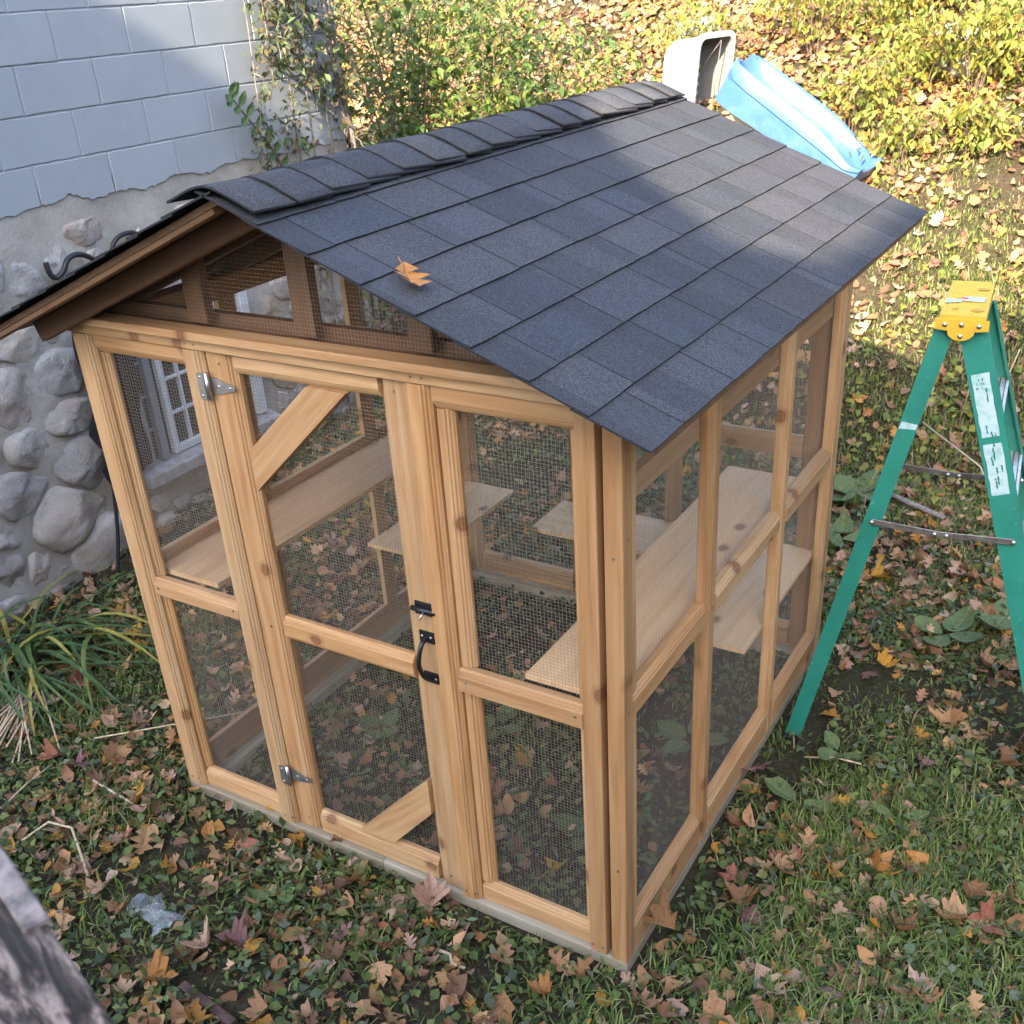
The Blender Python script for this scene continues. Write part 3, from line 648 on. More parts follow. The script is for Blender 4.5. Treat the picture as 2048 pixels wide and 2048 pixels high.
# ------------------------------------------------------------------ roof
SLP = 0.405; ANG = math.atan(SLP); YF, YB = -0.254, 2.374; XE = 1.19
def rz(x): return 2.4116 - SLP * abs(x - 1.0)
deck = [(-XE + 1 + 0.012, rz(-0.178) - 0.012), (1.0, 2.4116 - 0.012), (1 + XE - 0.012, rz(2.178) - 0.012), (1 + XE - 0.012, rz(2.178) - 0.029), (1.0, 2.4116 - 0.030), (1 - XE + 0.012, rz(-0.178) - 0.029)]
rf = poly_prism('roof', cp, 'shaded_lumber', deck, 'y', YF + 0.045, YB - 0.03)
for sgn in (1, -1):
    d = Vector((sgn * math.cos(ANG), 0, -math.sin(ANG)))
    nrm = Vector((sgn * math.sin(ANG), 0, math.cos(ANG)))
    for yy, x1 in ((-0.19 if sgn < 0 else -0.12, 1.165), (-0.047, 1.10), (0.135, 1.10), (0.70, 1.10), (1.38, 1.10), (2.058, 1.10), (2.318, 1.13)):
        top = Vector((1.0 + sgn * 0.022, yy, rz(1.022) - 0.0305)); L = x1 / math.cos(ANG) - 0.03
        beam('rafter', rf, 'shaded_lumber', top, top + d * L, Y, -nrm, 0.038, 0.016 if yy < -0.1 else 0.066)
# gable struts
for a in (0.50, 0.93, 1.335):
    zt = rz(a if a < 1 else a + 0.075) - 0.034
    beam('strut', cp, 'shaded_lumber', (a + 0.0375, 0.064, 1.966), (a + 0.0375, 0.064, zt), X, Y, 0.078, 0.036)
box('plate', cp, 'shaded_lumber', 0.03, 1.97, 0.10, 0.138, 1.90, 1.99)
for a in (0.66, 1.34):
    beam('strut', cp, 'shaded_lumber', (a, 1.0, rz(a) - 0.12), (2 - a, 1.0, rz(a) - 0.12), Z, Y, 0.07, 0.036) if a < 1 else None
# shingle tabs
tabs = {}
def tab_mesh(wd, var):
    key = (wd, var)
    if key in tabs: return tabs[key]
    rs = np.random.default_rng(int(wd * 1000) + var * 31); nx_ = 5; Lg = 0.205; th = 0.0048
    v = []; f = []
    for iy, yy in enumerate((0.0, 0.03, Lg)):
        for ix in range(nx_ + 1):
            xx = -wd / 2 + 0.0022 + (wd - 0.0044) * ix / nx_
            lift = (0.0058 + rs.uniform(-0.0008, 0.0016)) if iy == 0 else (0.0045 if iy == 1 else 0.0)
            yj = rs.uniform(-0.0012, 0.0012) if iy == 0 else 0
            v.append((xx, yy + yj, lift + th))
    nt_ = len(v); v += [(a, b2, c - th) for a, b2, c in v]
    w1 = nx_ + 1
    for iy in range(2):
        for ix in range(nx_): a = iy * w1 + ix; f.append((a, a + 1, a + w1 + 1, a + w1))
    nf = len(f)
    for ix in range(nx_): f.append((ix + nt_, ix + 1 + nt_, ix + 1, ix))
    for iy in range(2): a = iy * w1; f.append((a, a + w1, a + w1 + nt_, a + nt_)); a = iy * w1 + nx_; f.append((a + w1, a, a + nt_, a + w1 + nt_))
    me = pydata('shingle', v, f); me.materials.append(M['shingle']); me.materials.append(M['shingle_edge'])
    me.polygons.foreach_set('material_index', [0] * nf + [1] * (len(f) - nf))
    tabs[key] = me; return me
EXPO = 0.1465 / math.cos(ANG); WIDTHS = (0.26, 0.28, 0.30, 0.32, 0.34, 0.37)
known = {0: [-0.254, -0.075, 0.239, 0.505, 0.784, 1.164]}
for sgn in (1, -1):
    d = Vector((sgn * math.cos(ANG), 0, -math.sin(ANG))); nrm = Vector((sgn * math.sin(ANG), 0, math.cos(ANG)))
    for r_ in range(8):
        u = (XE / math.cos(ANG)) - EXPO * r_
        seams = list(known.get(r_, [])) if sgn > 0 else []
        if not seams: seams = [YF, YF + random.choice((0.10, 0.14, 0.19, 0.23, 0.27, 0.30))]
        while seams[-1] < YB - 0.1: seams.append(seams[-1] + random.choice(WIDTHS))
        seams[-1] = YB
        if seams[-1] - seams[-2] < 0.06: seams.pop(-2)
        for a, b2 in zip(seams[:-1], seams[1:]):
            wd = min(WIDTHS, key=lambda q: abs(q - (b2 - a))); me = tab_mesh(wd, random.randrange(3))
            p = Vector((1.0, (a + b2) / 2, 2.4116)) + d * (u + random.uniform(-0.0012, 0.0012)) - nrm * 0.0115
            # tilt so that each course laps over the one below
            up = (-d * 1.0 + nrm * -0.004).normalized(); xa = Vector((0, sgn, 0)); za = xa.cross(up)
            mtx = Matrix((xa * ((b2 - a) / wd), up, za)).transposed().to_4x4(); mtx.translation = p + nrm * 0.0075
            link('shingle', me, rf, None, rebase(rf) @ mtx)
# ridge caps
def cap_mesh(var):
    rs = np.random.default_rng(var + 50); v = []; f = []; nS = 12; Lc = 0.30; th = 0.0055
    prof_ = []
    for i in range(nS + 1):
        s = (i / nS * 2 - 1); x = s * (0.158 if s > 0 else 0.135); r0 = 0.045
        z = -(math.sqrt(x * x + r0 * r0) - r0) * SLP * 1.14
        prof_.append((x, z))
    side = rs.uniform(-0.012, 0.012)
    for iy, (yy, lift) in enumerate(((0.0, 0.0115 + rs.uniform(-0.002, 0.004)), (0.16, 0.0075), (Lc, 0.0))):
        for i, (x, z) in enumerate(prof_):
            fl = (abs(x) / 0.158) ** 2 * rs.uniform(0.0, 0.006) * (iy == 0)
            v.append((x + side * (iy == 0), yy + rs.uniform(-0.002, 0.002), z + lift + fl + th))
    w1 = nS + 1; nt_ = len(v); v += [(a, b2, c - th) for a, b2, c in v]
    for iy in range(2):
        for i in range(nS): a = iy * w1 + i; f.append((a, a + 1, a + w1 + 1, a + w1))
    nf = len(f)
    for i in range(nS): f.append((i + nt_, i + 1 + nt_, i + 1, i))
    for iy in range(2): a = iy * w1; f.append((a, a + w1, a + w1 + nt_, a + nt_)); a = iy * w1 + nS; f.append((a + w1, a, a + nt_, a + w1 + nt_))
    for iy in range(2):
        for i in range(nS): a = iy * w1 + i + nt_; f.append((a + w1, a + w1 + 1, a + 1, a))
    me = pydata('ridge_cap', v, f); me.materials.append(M['shingle']); me.materials.append(M['shingle_edge'])
    me.polygons.foreach_set('material_index', [0] * nf + [1] * (len(f) - nf)); me.polygons.foreach_set('use_smooth', [True] * nf + [False] * (len(f) - nf)); return me
caps = [cap_mesh(i) for i in range(5)]
yy = YF - 0.004; i = 0
while yy < YB - 0.12:
    mtx = Matrix.Translation((1.0 + random.uniform(-0.004, 0.004), yy, 2.4116 + 0.004)) @ Matrix.Rotation(random.uniform(-0.02, 0.02), 4, 'Z')
    o = link('ridge_cap', caps[i % 5], rf, None, rebase(rf) @ mtx)
    if yy + 0.30 > YB: o.scale.y = (YB - yy) / 0.30
    yy += 0.152 + random.uniform(-0.012, 0.012); i += 1

# ------------------------------------------------------------------ leaf builders
def curl(pts, bend, cup, rs):
    out = []
    for x, y, z in pts:
        zz = z + bend * (y - 0.5) ** 2 + cup * x * x + rs.uniform(-0.02, 0.02)
        out.append((x, y, zz))
    return out
def outline(kind, rs):
    """half-outline (width at height) of a leaf of unit length, base at y=0, tip at y=1"""
    if kind == 'oval': h = [(0.0, 0.0), (0.14, 0.10), (0.27, 0.28), (0.31, 0.48), (0.25, 0.70), (0.12, 0.88), (0.0, 1.0)]
    elif kind == 'round': h = [(0.0, 0.0), (0.22, 0.06), (0.40, 0.26), (0.43, 0.50), (0.33, 0.76), (0.15, 0.92), (0.0, 1.0)]
    elif kind == 'lance': h = [(0.0, 0.0), (0.09, 0.12), (0.15, 0.32), (0.15, 0.52), (0.10, 0.75), (0.04, 0.92), (0.0, 1.0)]
    elif kind == 'oak': h = [(0.0, 0.0), (0.06, 0.12), (0.20, 0.20), (0.24, 0.26), (0.09, 0.33), (0.30, 0.44), (0.37, 0.52), (0.12, 0.57), (0.29, 0.70), (0.33, 0.77), (0.10, 0.80), (0.13, 0.92), (0.0, 1.0)]
    elif kind == 'maple': h = [(0.0, 0.0), (0.12, 0.06), (0.33, 0.02), (0.26, 0.16), (0.52, 0.28), (0.56, 0.40), (0.40, 0.44), (0.43, 0.62), (0.36, 0.66), (0.17, 0.56), (0.21, 0.76), (0.09, 0.84), (0.0, 1.02)]
    j = lambda: rs.uniform(-0.042, 0.042)
    R_ = [(x + (j() if 0 < i < len(h) - 1 else 0), y + (j() if 0 < i < len(h) - 1 else 0)) for i, (x, y) in enumerate(h)]
    L_ = [(-x + j(), y + j()) for x, y in h[1:-1]]
    return R_, L_
def leaf_geo(kind, rs, bend=0.3, cup=0.5, stem=True):
    Rr, Ll = outline(kind, rs); n = len(Rr)
    mid = [(0, 0.02 + 0.96 * k / 4, 0) for k in range(5)]
    # fan each half to the midrib points
    v = [(0, 0, 0.0)] + [(0, m[1], -0.03) for m in mid[1:4]] + [(0, Rr[-1][1], 0)]
    f = []
    def half(pts, flip):
        idx = [0]
        for x, y in pts: idx.append(len(v)); v.append((x, y, 0.02))
        idx.append(4)
        ribs = [0, 1, 2, 3, 4]; ry = [v[k][1] for k in ribs]; r = 0
        for a, b2 in zip(idx[:-1], idx[1:]):
            yb = v[b2][1]
            while r < 3 and ry[r + 1] < yb - 0.12:
                t = (ribs[r], a, ribs[r + 1]); f.append(t if flip else t[::-1]); r += 1
            t = (ribs[r], a, b2)
            if len(set(t)) == 3: f.append(t if flip else t[::-1])
        while r < 3:
            t = (ribs[r], idx[-2], ribs[r + 1]); f.append(t if flip else t[::-1]); r += 1
    half(Rr[1:-1], True); half(Ll, False)
    p = np.array(v, float)
    tw = rs.uniform(-0.5, 0.5)
    p[:, 2] += bend * (p[:, 1] - 0.45) ** 2 * 1.6 + cup * p[:, 0] ** 2 + tw * p[:, 0] * (p[:, 1] - 0.5) + rs.uniform(-0.018, 0.018, len(p))
    v = p.tolist()
    if stem:
        k = len(v); v += [(0.012, 0, 0.01), (-0.012, 0, 0.01), (0.03, -0.28, 0.03), (0.01, -0.28, 0.03)]; f.append((k, k + 1, k + 3, k + 2))
    return np.array(v, float), f
def cloud(name, pts, dirs, ups, sizes, cols, kinds, mat, parent=None, nvar=5, seed=0, bend=(-0.2, 1.1), cup=(-0.8, 2.0), stem=False, simple_=False):
    """many leaves in one mesh. dirs: leaf axis, ups: leaf normal"""
    rs = np.random.default_rng(seed); protos = []
    for k in kinds:
        for _ in range(nvar):
            if simple_:
                wv = {'oval': 0.27, 'round': 0.38, 'lance': 0.15}[k]
                b_ = rs.uniform(*bend); c_ = rs.uniform(0.1, 0.5)
                v = np.array([(0, 0, 0), (wv, 0.42, c_ * wv), (0, 0.5, 0.02), (-wv, 0.42, c_ * wv), (wv * 0.6, 0.75, c_ * wv - b_ * 0.1), (-wv * 0.6, 0.75, c_ * wv - b_ * 0.1), (0, 1, -b_ * 0.25)])
                f = [(0, 1, 2), (0, 2, 3), (2, 1, 4), (2, 4, 6), (2, 6, 5), (2, 5, 3)]
                protos.append((v, f))
            else: protos.append(leaf_geo(k, rs, rs.uniform(*bend), rs.uniform(*cup), stem))
    n = len(pts); pick = rs.integers(0, len(protos), n)
    dirs = dirs / np.linalg.norm(dirs, axis=1, keepdims=True); sd = np.cross(dirs, ups); sd /= np.linalg.norm(sd, axis=1, keepdims=True) + 1e-9; up = np.cross(sd, dirs)
    VV = []; LT = []; CC = []; base = 0
    for pi, (pv, pf) in enumerate(protos):
        m = np.where(pick == pi)[0]
        if len(m) == 0: continue
        P = pts[m][:, None, :] + sizes[m][:, None, None] * (pv[None, :, 0:1] * sd[m][:, None, :] + pv[None, :, 1:2] * dirs[m][:, None, :] + pv[None, :, 2:3] * up[m][:, None, :])
        VV.append(P.reshape(-1, 3)); CC.append(np.repeat(cols[m], len(pv), axis=0))
        tri = []
        for q in pf:
            for t in range(1, len(q) - 1): tri.append((q[0], q[t], q[t + 1]))
        tri = np.array(tri)
        LT.append((tri[None] + (base + np.arange(len(m)) * len(pv))[:, None, None]).reshape(-1, 3)); base += len(m) * len(pv)
    V = np.concatenate(VV); T = np.concatenate(LT); Cc = np.concatenate(CC)
    return tri_obj(name, V, T, Cc, mat, parent)
def tri_obj(name, V, T, Cc, mat, parent=None):
    if parent is not None:
        im = np.array(rebase(parent)); V = V @ im[:3, :3].T + im[:3, 3]
    me = bpy.data.meshes.new(name)
    me.vertices.add(len(V)); me.vertices.foreach_set('co', V.astype(np.float32).ravel())
    me.loops.add(len(T) * 3); me.loops.foreach_set('vertex_index', T.astype(np.int32).ravel())
    me.polygons.add(len(T)); me.polygons.foreach_set('loop_start', np.arange(0, len(T) * 3, 3, dtype=np.int32)); me.polygons.foreach_set('loop_total', np.full(len(T), 3, dtype=np.int32))
    me.update(calc_edges=True)
    at = me.attributes.new('Col', 'FLOAT_COLOR', 'POINT')
    at.data.foreach_set('color', np.concatenate([Cc, np.ones((len(Cc), 1))], 1).astype(np.float32).ravel())
    return link(name, me, parent, mat)
def palette(n, cols, rs, jit=0.18, wts=None):
    c = np.array(cols)[rs.choice(len(cols), n, p=wts)]
    return np.clip(c * rs.uniform(1 - jit, 1 + jit, (n, 1)) * rs.uniform(0.93, 1.07, (n, 3)), 0, 1)
def ground_n(x, y):
    e = 0.05; return np.stack([-(terr(x + e, y) - terr(x - e, y)) / (2 * e), -(terr(x, y + e) - terr(x, y - e)) / (2 * e), np.ones_like(x)], -1)
def inside_coop_frame(x, y, m=0.0):
    inx = (x > -0.02 - m) & (x < 2.02 + m); iny = (y > -0.02 - m) & (y < 2.10 + m)
    inn = (x > 0.10 + m) & (x < 1.90 - m) & (y > 0.10 + m) & (y < 1.98 - m)
    return inx & iny & ~inn
SOIL = [(2.25, 2.0, 0.30, 0.34), (2.14, 1.25, 0.14, 0.40), (-0.3, 3.2, 0.75, 0.55), (2.16, 1.6, 0.2, 0.3), (0.9, -0.72, 0.2, 0.1)]
def soil_mask(x, y):
    m = np.zeros_like(x)
    for a, b2, c, d in SOIL: m = np.maximum(m, np.clip(1.25 - np.sqrt(((x - a) / c) ** 2 + ((y - b2) / d) ** 2), 0, 1))
    return m
GRN = [(0.10, 0.15, 0.038), (0.145, 0.20, 0.05), (0.065, 0.10, 0.035), (0.20, 0.255, 0.075), (0.175, 0.225, 0.125), (0.22, 0.22, 0.07)]
TAN = [(0.42, 0.225, 0.095), (0.48, 0.275, 0.13), (0.29, 0.14, 0.065), (0.54, 0.35, 0.205), (0.34, 0.19, 0.105), (0.46, 0.30, 0.19), (0.50, 0.25, 0.045), (0.19, 0.10, 0.055)]
def view_keep(x, y, z, marg=0.22):
    d = np.stack([x - CAM.x, y - CAM.y, z - CAM.z], -1); zz = d @ np.array(cf)
    px = 0.5054 + 1.0322 * (d @ np.array(cr)) / zz; py = 0.5511 - 1.0322 * (d @ np.array(cu)) / zz
    return (zz > 0.3) & (px > -marg) & (px < 1 + marg) & (py > -marg) & (py < 1 + marg)
def scatter(n, x0, x1, y0, y1, rs, dens=None):
    x = rs.uniform(x0, x1, n); y = rs.uniform(y0, y1, n); z = terr(x, y)
    k = view_keep(x, y, z) & ~inside_coop_frame(x, y) & ~((x < WX + 0.03) & (y < YC))
    if dens is not None: k &= rs.random(n) < dens(x, y)
    return x[k], y[k], z[k]
def ground_leaves(name, n, region, rs, kinds, size, cols, dens=None, lift=(0.004, 0.03), tiltamt=0.35, wts=None, mat='litter', seed=0, simple_=False, stem=False):
    x, y, z = scatter(n, *region, rs, dens); m = len(x)
    up = ground_n(x, y) + rs.normal(0, tiltamt, (m, 3)) * np.array([1, 1, 0.2]); a = rs.uniform(0, 6.283, m)
    di = np.stack([np.cos(a), np.sin(a), rs.normal(0, 0.15, m)], -1)
    up /= np.linalg.norm(up, axis=1, keepdims=True); di -= up * (di * up).sum(1, keepdims=True)
    p = np.stack([x, y, z + rs.uniform(*lift, m)], -1)
    o = cloud(name, p, di, up, rs.uniform(*size, m), palette(m, cols, rs, 0.28, wts), kinds, mat, None, 10, seed, simple_=simple_, stem=stem)
    setp(o, kind='stuff'); return o
# grass blades
def grass(name, n, region, rs, h, cols, dens, wid=0.0035, seed=0):
    x, y, z = scatter(n, *region, rs, dens); m = len(x)
    hh = rs.uniform(*h, m) * (0.6 + 0.8 * vnoise(x, y, 2.5, 5)); a = rs.uniform(0, 6.283, m); ln = rs.uniform(0.25, 1.15, m)
    b = np.stack([x, y, z - 0.005], -1); dx = np.stack([np.cos(a), np.sin(a), np.zeros(m)], -1); sx = np.stack([-np.sin(a), np.cos(a), np.zeros(m)], -1) * (wid * rs.uniform(0.6, 1.3, m))[:, None]
    up = np.array([0, 0, 1.0])
    p1 = b + dx * (hh * ln * 0.35)[:, None] + up * (hh * 0.55)[:, None]
    p2 = b + dx * (hh * ln * 1.05)[:, None] + up * (hh * (0.9 - 0.45 * (ln > 0.8)))[:, None]
    V = np.stack([b - sx, b + sx, p1 - sx * 0.8, p1 + sx * 0.8, p2], 1).reshape(-1, 3)
    T = (np.array([(0, 1, 3), (0, 3, 2), (2, 3, 4)])[None] + (np.arange(m) * 5)[:, None, None]).reshape(-1, 3)
    o = tri_obj(name, V, T, np.repeat(palette(m, cols, rs, 0.3), 5, axis=0), 'litter'); setp(o, kind='stuff'); return o
rs = np.random.default_rng(21)
NEAR = (-2.0, 3.9, -1.5, 4.2); FAR = (-7.0, 5.0, 3.8, 13.0)
gd = lambda x, y: np.clip((fbm(x, y, 1.3, 3, 4) - 0.36) * 3.2, 0.05, 1) * (1 - soil_mask(x, y)) * np.where((x > 0) & (x < 2) & (y > 0) & (y < 2), 0.5, 1)
grass('grass', 210000, NEAR, rs, (0.025, 0.08), [(0.11, 0.175, 0.03), (0.15, 0.22, 0.04), (0.21, 0.27, 0.065), (0.11, 0.15, 0.045), (0.31, 0.27, 0.12)], lambda x, y: gd(x, y) * np.clip(0.35 + 0.40 * ((x > 1.9) | (y < 0.2)), 0, 1), seed=1)
grass('grass', 190000, (-5.5, 4.5, 3.6, 9.0), rs, (0.025, 0.085), [(0.12, 0.17, 0.03), (0.18, 0.22, 0.05), (0.24, 0.22, 0.08), (0.09, 0.13, 0.03), (0.33, 0.28, 0.14)], lambda x, y: np.clip((fbm(x, y, 0.9, 3, 9) - 0.30) * 3, 0, 1) * np.clip((8.6 - y) / 3, 0.1, 1) * np.where(x > 0.8, 1, 0.35), 0.0045, seed=2)
grass('grass', 60000, (1.9, 3.9, -1.3, 1.3), rs, (0.035, 0.10), [(0.11, 0.18, 0.03), (0.15, 0.235, 0.04), (0.22, 0.29, 0.07), (0.30, 0.28, 0.12)], lambda x, y: np.clip((fbm(x, y, 0.9, 3, 44) - 0.30) * 1.8, 0, 0.38), 0.003, seed=9)
# low green weeds
ground_leaves('ground_cover', 120000, NEAR, rs, ('round', 'oval', 'lance'), (0.014, 0.050), GRN, lambda x, y: np.clip((fbm(x, y, 1.7, 3, 12) - 0.30) * 3.0, 0.10, 1) * (1 - 0.85 * soil_mask(x, y)) * np.where((x > 0) & (x < 2) & (y > 0) & (y < 2), 0.6, 1), (0.004, 0.045), 0.5, seed=3, simple_=True, mat='leaf')
ground_leaves('ground_cover', 45000, FAR, rs, ('round', 'oval', 'lance'), (0.03, 0.07), [(0.14, 0.19, 0.03), (0.22, 0.25, 0.04), (0.30, 0.28, 0.05)], lambda x, y: np.clip((fbm(x, y, 1.1, 3, 15) - 0.36) * 3, 0, 1), (0.01, 0.12), 0.6, seed=4, simple_=True, mat='leaf')
# leaf litter that cannot be counted
ground_leaves('leaf_litter', 90000, NEAR, rs, ('oval', 'oval', 'maple', 'oak'), (0.028, 0.092), TAN, lambda x, y: np.clip((fbm(x, y, 1.5, 3, 20) - 0.30) * 2.4, 0.06, 1) * (1 - 0.75 * soil_mask(x, y)) * 0.19 * np.where((x > 0) & (x < 2) & (y > 0) & (y < 2.05), 0.45, 1), (0.006, 0.035), 0.5, seed=5)
ground_leaves('leaf_litter', 70000, FAR, rs, ('oval', 'maple', 'oak', 'oval'), (0.05, 0.11), [(0.36, 0.20, 0.10), (0.42, 0.25, 0.14), (0.28, 0.14, 0.07), (0.48, 0.33, 0.22), (0.46, 0.24, 0.06), (0.24, 0.13, 0.08)], lambda x, y: np.clip((fbm(x, y, 0.8, 3, 25) - 0.25) * 2.2, 0.08, 1) * np.clip((y - 3.6) / 3, 0.25, 1) * np.where((x > 0.9) & (y < 7.6), 0.42, 1), (0.01, 0.05), 0.45, seed=6)

# ------------------------------------------------------------------ single fallen leaves
LMESH = {}
rsl = np.random.default_rng(77)
for kd in ('maple', 'oak', 'oval', 'round'):
    LMESH[kd] = []
    for _ in range(14):
        v, f = leaf_geo(kd, rsl, rsl.uniform(-0.3, 1.2), rsl.uniform(-1.0, 2.4), True)
        v[:, 1] -= 0.5; me = pydata('fallen_leaf', v, f, False); me.materials.append(M['fallen']); LMESH[kd].append(me)
CN = {'tan': (0.49, 0.28, 0.135), 'brown': (0.29, 0.14, 0.06), 'pale pink': (0.52, 0.33, 0.235), 'orange': (0.50, 0.225, 0.055), 'yellow': (0.60, 0.34, 0.04), 'purple': (0.25, 0.125, 0.115), 'reddish': (0.38, 0.15, 0.09)}
CP = [0.31, 0.2, 0.19, 0.11, 0.05, 0.05, 0.09]
KN = {'maple': 'maple leaf', 'oak': 'oak leaf', 'oval': 'pointed oval leaf', 'round': 'rounded leaf'}
def zone(x, y):
    if 0 < x < 2 and 0 < y < 2.05: return 'on the ground inside the enclosure'
    if x > 2:
        if y > 2.2: return 'behind the ladder'
        if y > 1.2: return 'on the bare soil by the ladder'
        return 'on the grass right of the enclosure' if y > 0.3 else 'on the grass at the front right corner'
    if x < 0:
        if x < -1.1: return 'at the foot of the stone wall'
        return 'beside the left corner post' if y > 0 else 'on the grass left of the door'
    if y > 2.05: return 'on the soil behind the enclosure'
    return 'on the grass before the left panel' if x < 0.55 else ('on the grass before the door' if x < 1.4 else 'on the grass before the right panel')
def fallen(kd, col, x, y, z, size, rz_, tilt=(0, 0), label=None, group=None, mesh=None):
    o = link('fallen_leaf', mesh or random.choice(LMESH[kd])); o.location = (x, y, z); o.rotation_euler = (tilt[0], tilt[1], rz_); s = size; o.scale = (s, s, s)
    c = CN[col]; j = random.uniform(0.82, 1.16); o.color = (c[0] * j, c[1] * j * random.uniform(0.94, 1.06), c[2] * j * random.uniform(0.9, 1.1), 1)
    setp(o, label or ('%s %s lying %s' % (col, KN[kd], zone(x, y))), 'leaf', group or ('fallen leaves %s' % zone(x, y))); return o
cnt = 0; placed = []
while cnt < 284:
    x = random.uniform(-1.9, 3.7); y = random.uniform(-1.2, 3.2)
    if random.random() > (0.95 if y < 0.9 else 0.45): continue
    if 0 < x < 2 and 0 < y < 2.1 and random.random() < 0.55: continue
    ax, ay = np.array([x]), np.array([y]); az = terr(ax, ay)
    if not view_keep(ax, ay, az, 0.03)[0] or inside_coop_frame(ax, ay, 0.05)[0] or (x < WX + 0.15): continue
    if soil_mask(ax, ay)[0] > 0.3 and random.random() < 0.6: continue
    kd = random.choices(('maple', 'oak', 'oval', 'round'), (0.36, 0.26, 0.26, 0.12))[0]
    sz = {'maple': random.uniform(0.07, 0.125), 'oak': random.uniform(0.08, 0.15), 'oval': random.uniform(0.05, 0.105), 'round': random.uniform(0.04, 0.075)}[kd]
    if any((x - a) ** 2 + (y - b2) ** 2 < (0.032 + 0.25 * sz) ** 2 for a, b2 in placed): continue
    placed.append((x, y))
    col = random.choices(list(CN), CP)[0]
    if kd == 'oak' and col in ('yellow', 'orange'): col = 'brown'
    fallen(kd, col, x, y, float(az[0]) + random.uniform(0.018, 0.034), sz, random.uniform(0, 6.28), (random.gauss(0, 0.28), random.gauss(0, 0.28))); cnt += 1
# where several answer to one description, count them from the left of the picture
def picx(o):
    d = Vector(o.location) - CAM; return d.dot(cr) / d.dot(cf)
ORD = ['leftmost', 'second from left', 'third from left', 'fourth from left', 'fifth from left', 'sixth from left', 'seventh from left', 'eighth from left', 'ninth from left', 'tenth from left']
byl = {}
for o in bpy.data.objects:
    if o.name.startswith('fallen_leaf'): byl.setdefault(o['label'], []).append(o)
for lab, os_ in byl.items():
    if len(os_) > 1:
        os_.sort(key=picx)
        for i, o in enumerate(os_): o['label'] = lab + ', ' + (ORD[i] if i < 10 and (i < len(os_) - 1 or i < 1) else 'rightmost')
# leaves with a place of their own
rv, rfc = leaf_geo('oak', np.random.default_rng(9), 0.25, 0.9, True); rv[:, 1] -= 0.5; rme = pydata('fallen_leaf', rv, rfc); rme.materials.append(M['fallen'])
ro = fallen('oak', 'orange', 1.515, -0.135, rz(1.515) + 0.018, 0.135, 0, (0, 0), 'orange brown oak leaf lying on the dark roof shingles', 'leaf on the roof', rme)
ro.rotation_euler = (Matrix.Rotation(math.atan(SLP), 3, 'Y') @ Matrix.Rotation(-2.2, 3, 'Z')).to_euler(); ro.scale = (0.125, 0.125, 0.125)
fallen('maple', 'pale pink', 1.245, -0.04, 0.005, 0.125, 0.6, (0.5, 0.1), 'pale pink leaf leaning on the front sill by the door', 'leaf on the front sill')
fallen('maple', 'brown', 2.035, 0.14, 0.075, 0.13, 2.2, (0.3, 1.15), 'dark orange maple leaf propped against the side of the corner sill', 'leaf on the side sill')
fallen('oak', 'purple', 2.045, 1.10, 0.02, 0.16, 2.6, (0.1, 0.55), 'purple oak leaf leaning on the side sill near the ladder foot', 'leaf by the side sill')
fallen('oval', 'yellow', 0.42, 0.03, 0.012, 0.06, 1.0, (0.2, 0.0), 'small orange yellow leaf resting on the sill below the hinge', 'leaf on the sill by the hinge')
fallen('maple', 'brown', 0.78, 0.0, 0.012, 0.055, 3.6, (0.4, 0.0), 'curled brown leaf resting on the sill below the door', 'leaf on the sill below the door')

# ------------------------------------------------------------------ shrubs
def leafy(name, parent, paths, n, kinds, size, cols, rs, spread=0.06, droop=0.5, mat='leaf', wts=None, tmin=0.25, simple_=True):
    P = []; D = []
    for _ in range(n):
        pa = paths[rs.integers(len(paths))]; t = rs.uniform(tmin, 1) * (len(pa) - 1); i = min(int(t), len(pa) - 2); f_ = t - i
        p = np.array(pa[i]) * (1 - f_) + np.array(pa[i + 1]) * f_; a = rs.uniform(0, 6.283)
        d = np.array([math.cos(a), math.sin(a), rs.normal(-droop, 0.35)]); P.append(p + rs.normal(0, spread, 3)); D.append(d)
    P = np.array(P); D = np.array(D); U = np.array([0, 0, 1.0]) + rs.normal(0, 0.45, (n, 3))
    return cloud(name, P, D, U, rs.uniform(*size, n), palette(n, cols, rs, 0.25, wts), kinds, mat, parent, 4, int(rs.integers(1e6)), simple_=simple_)
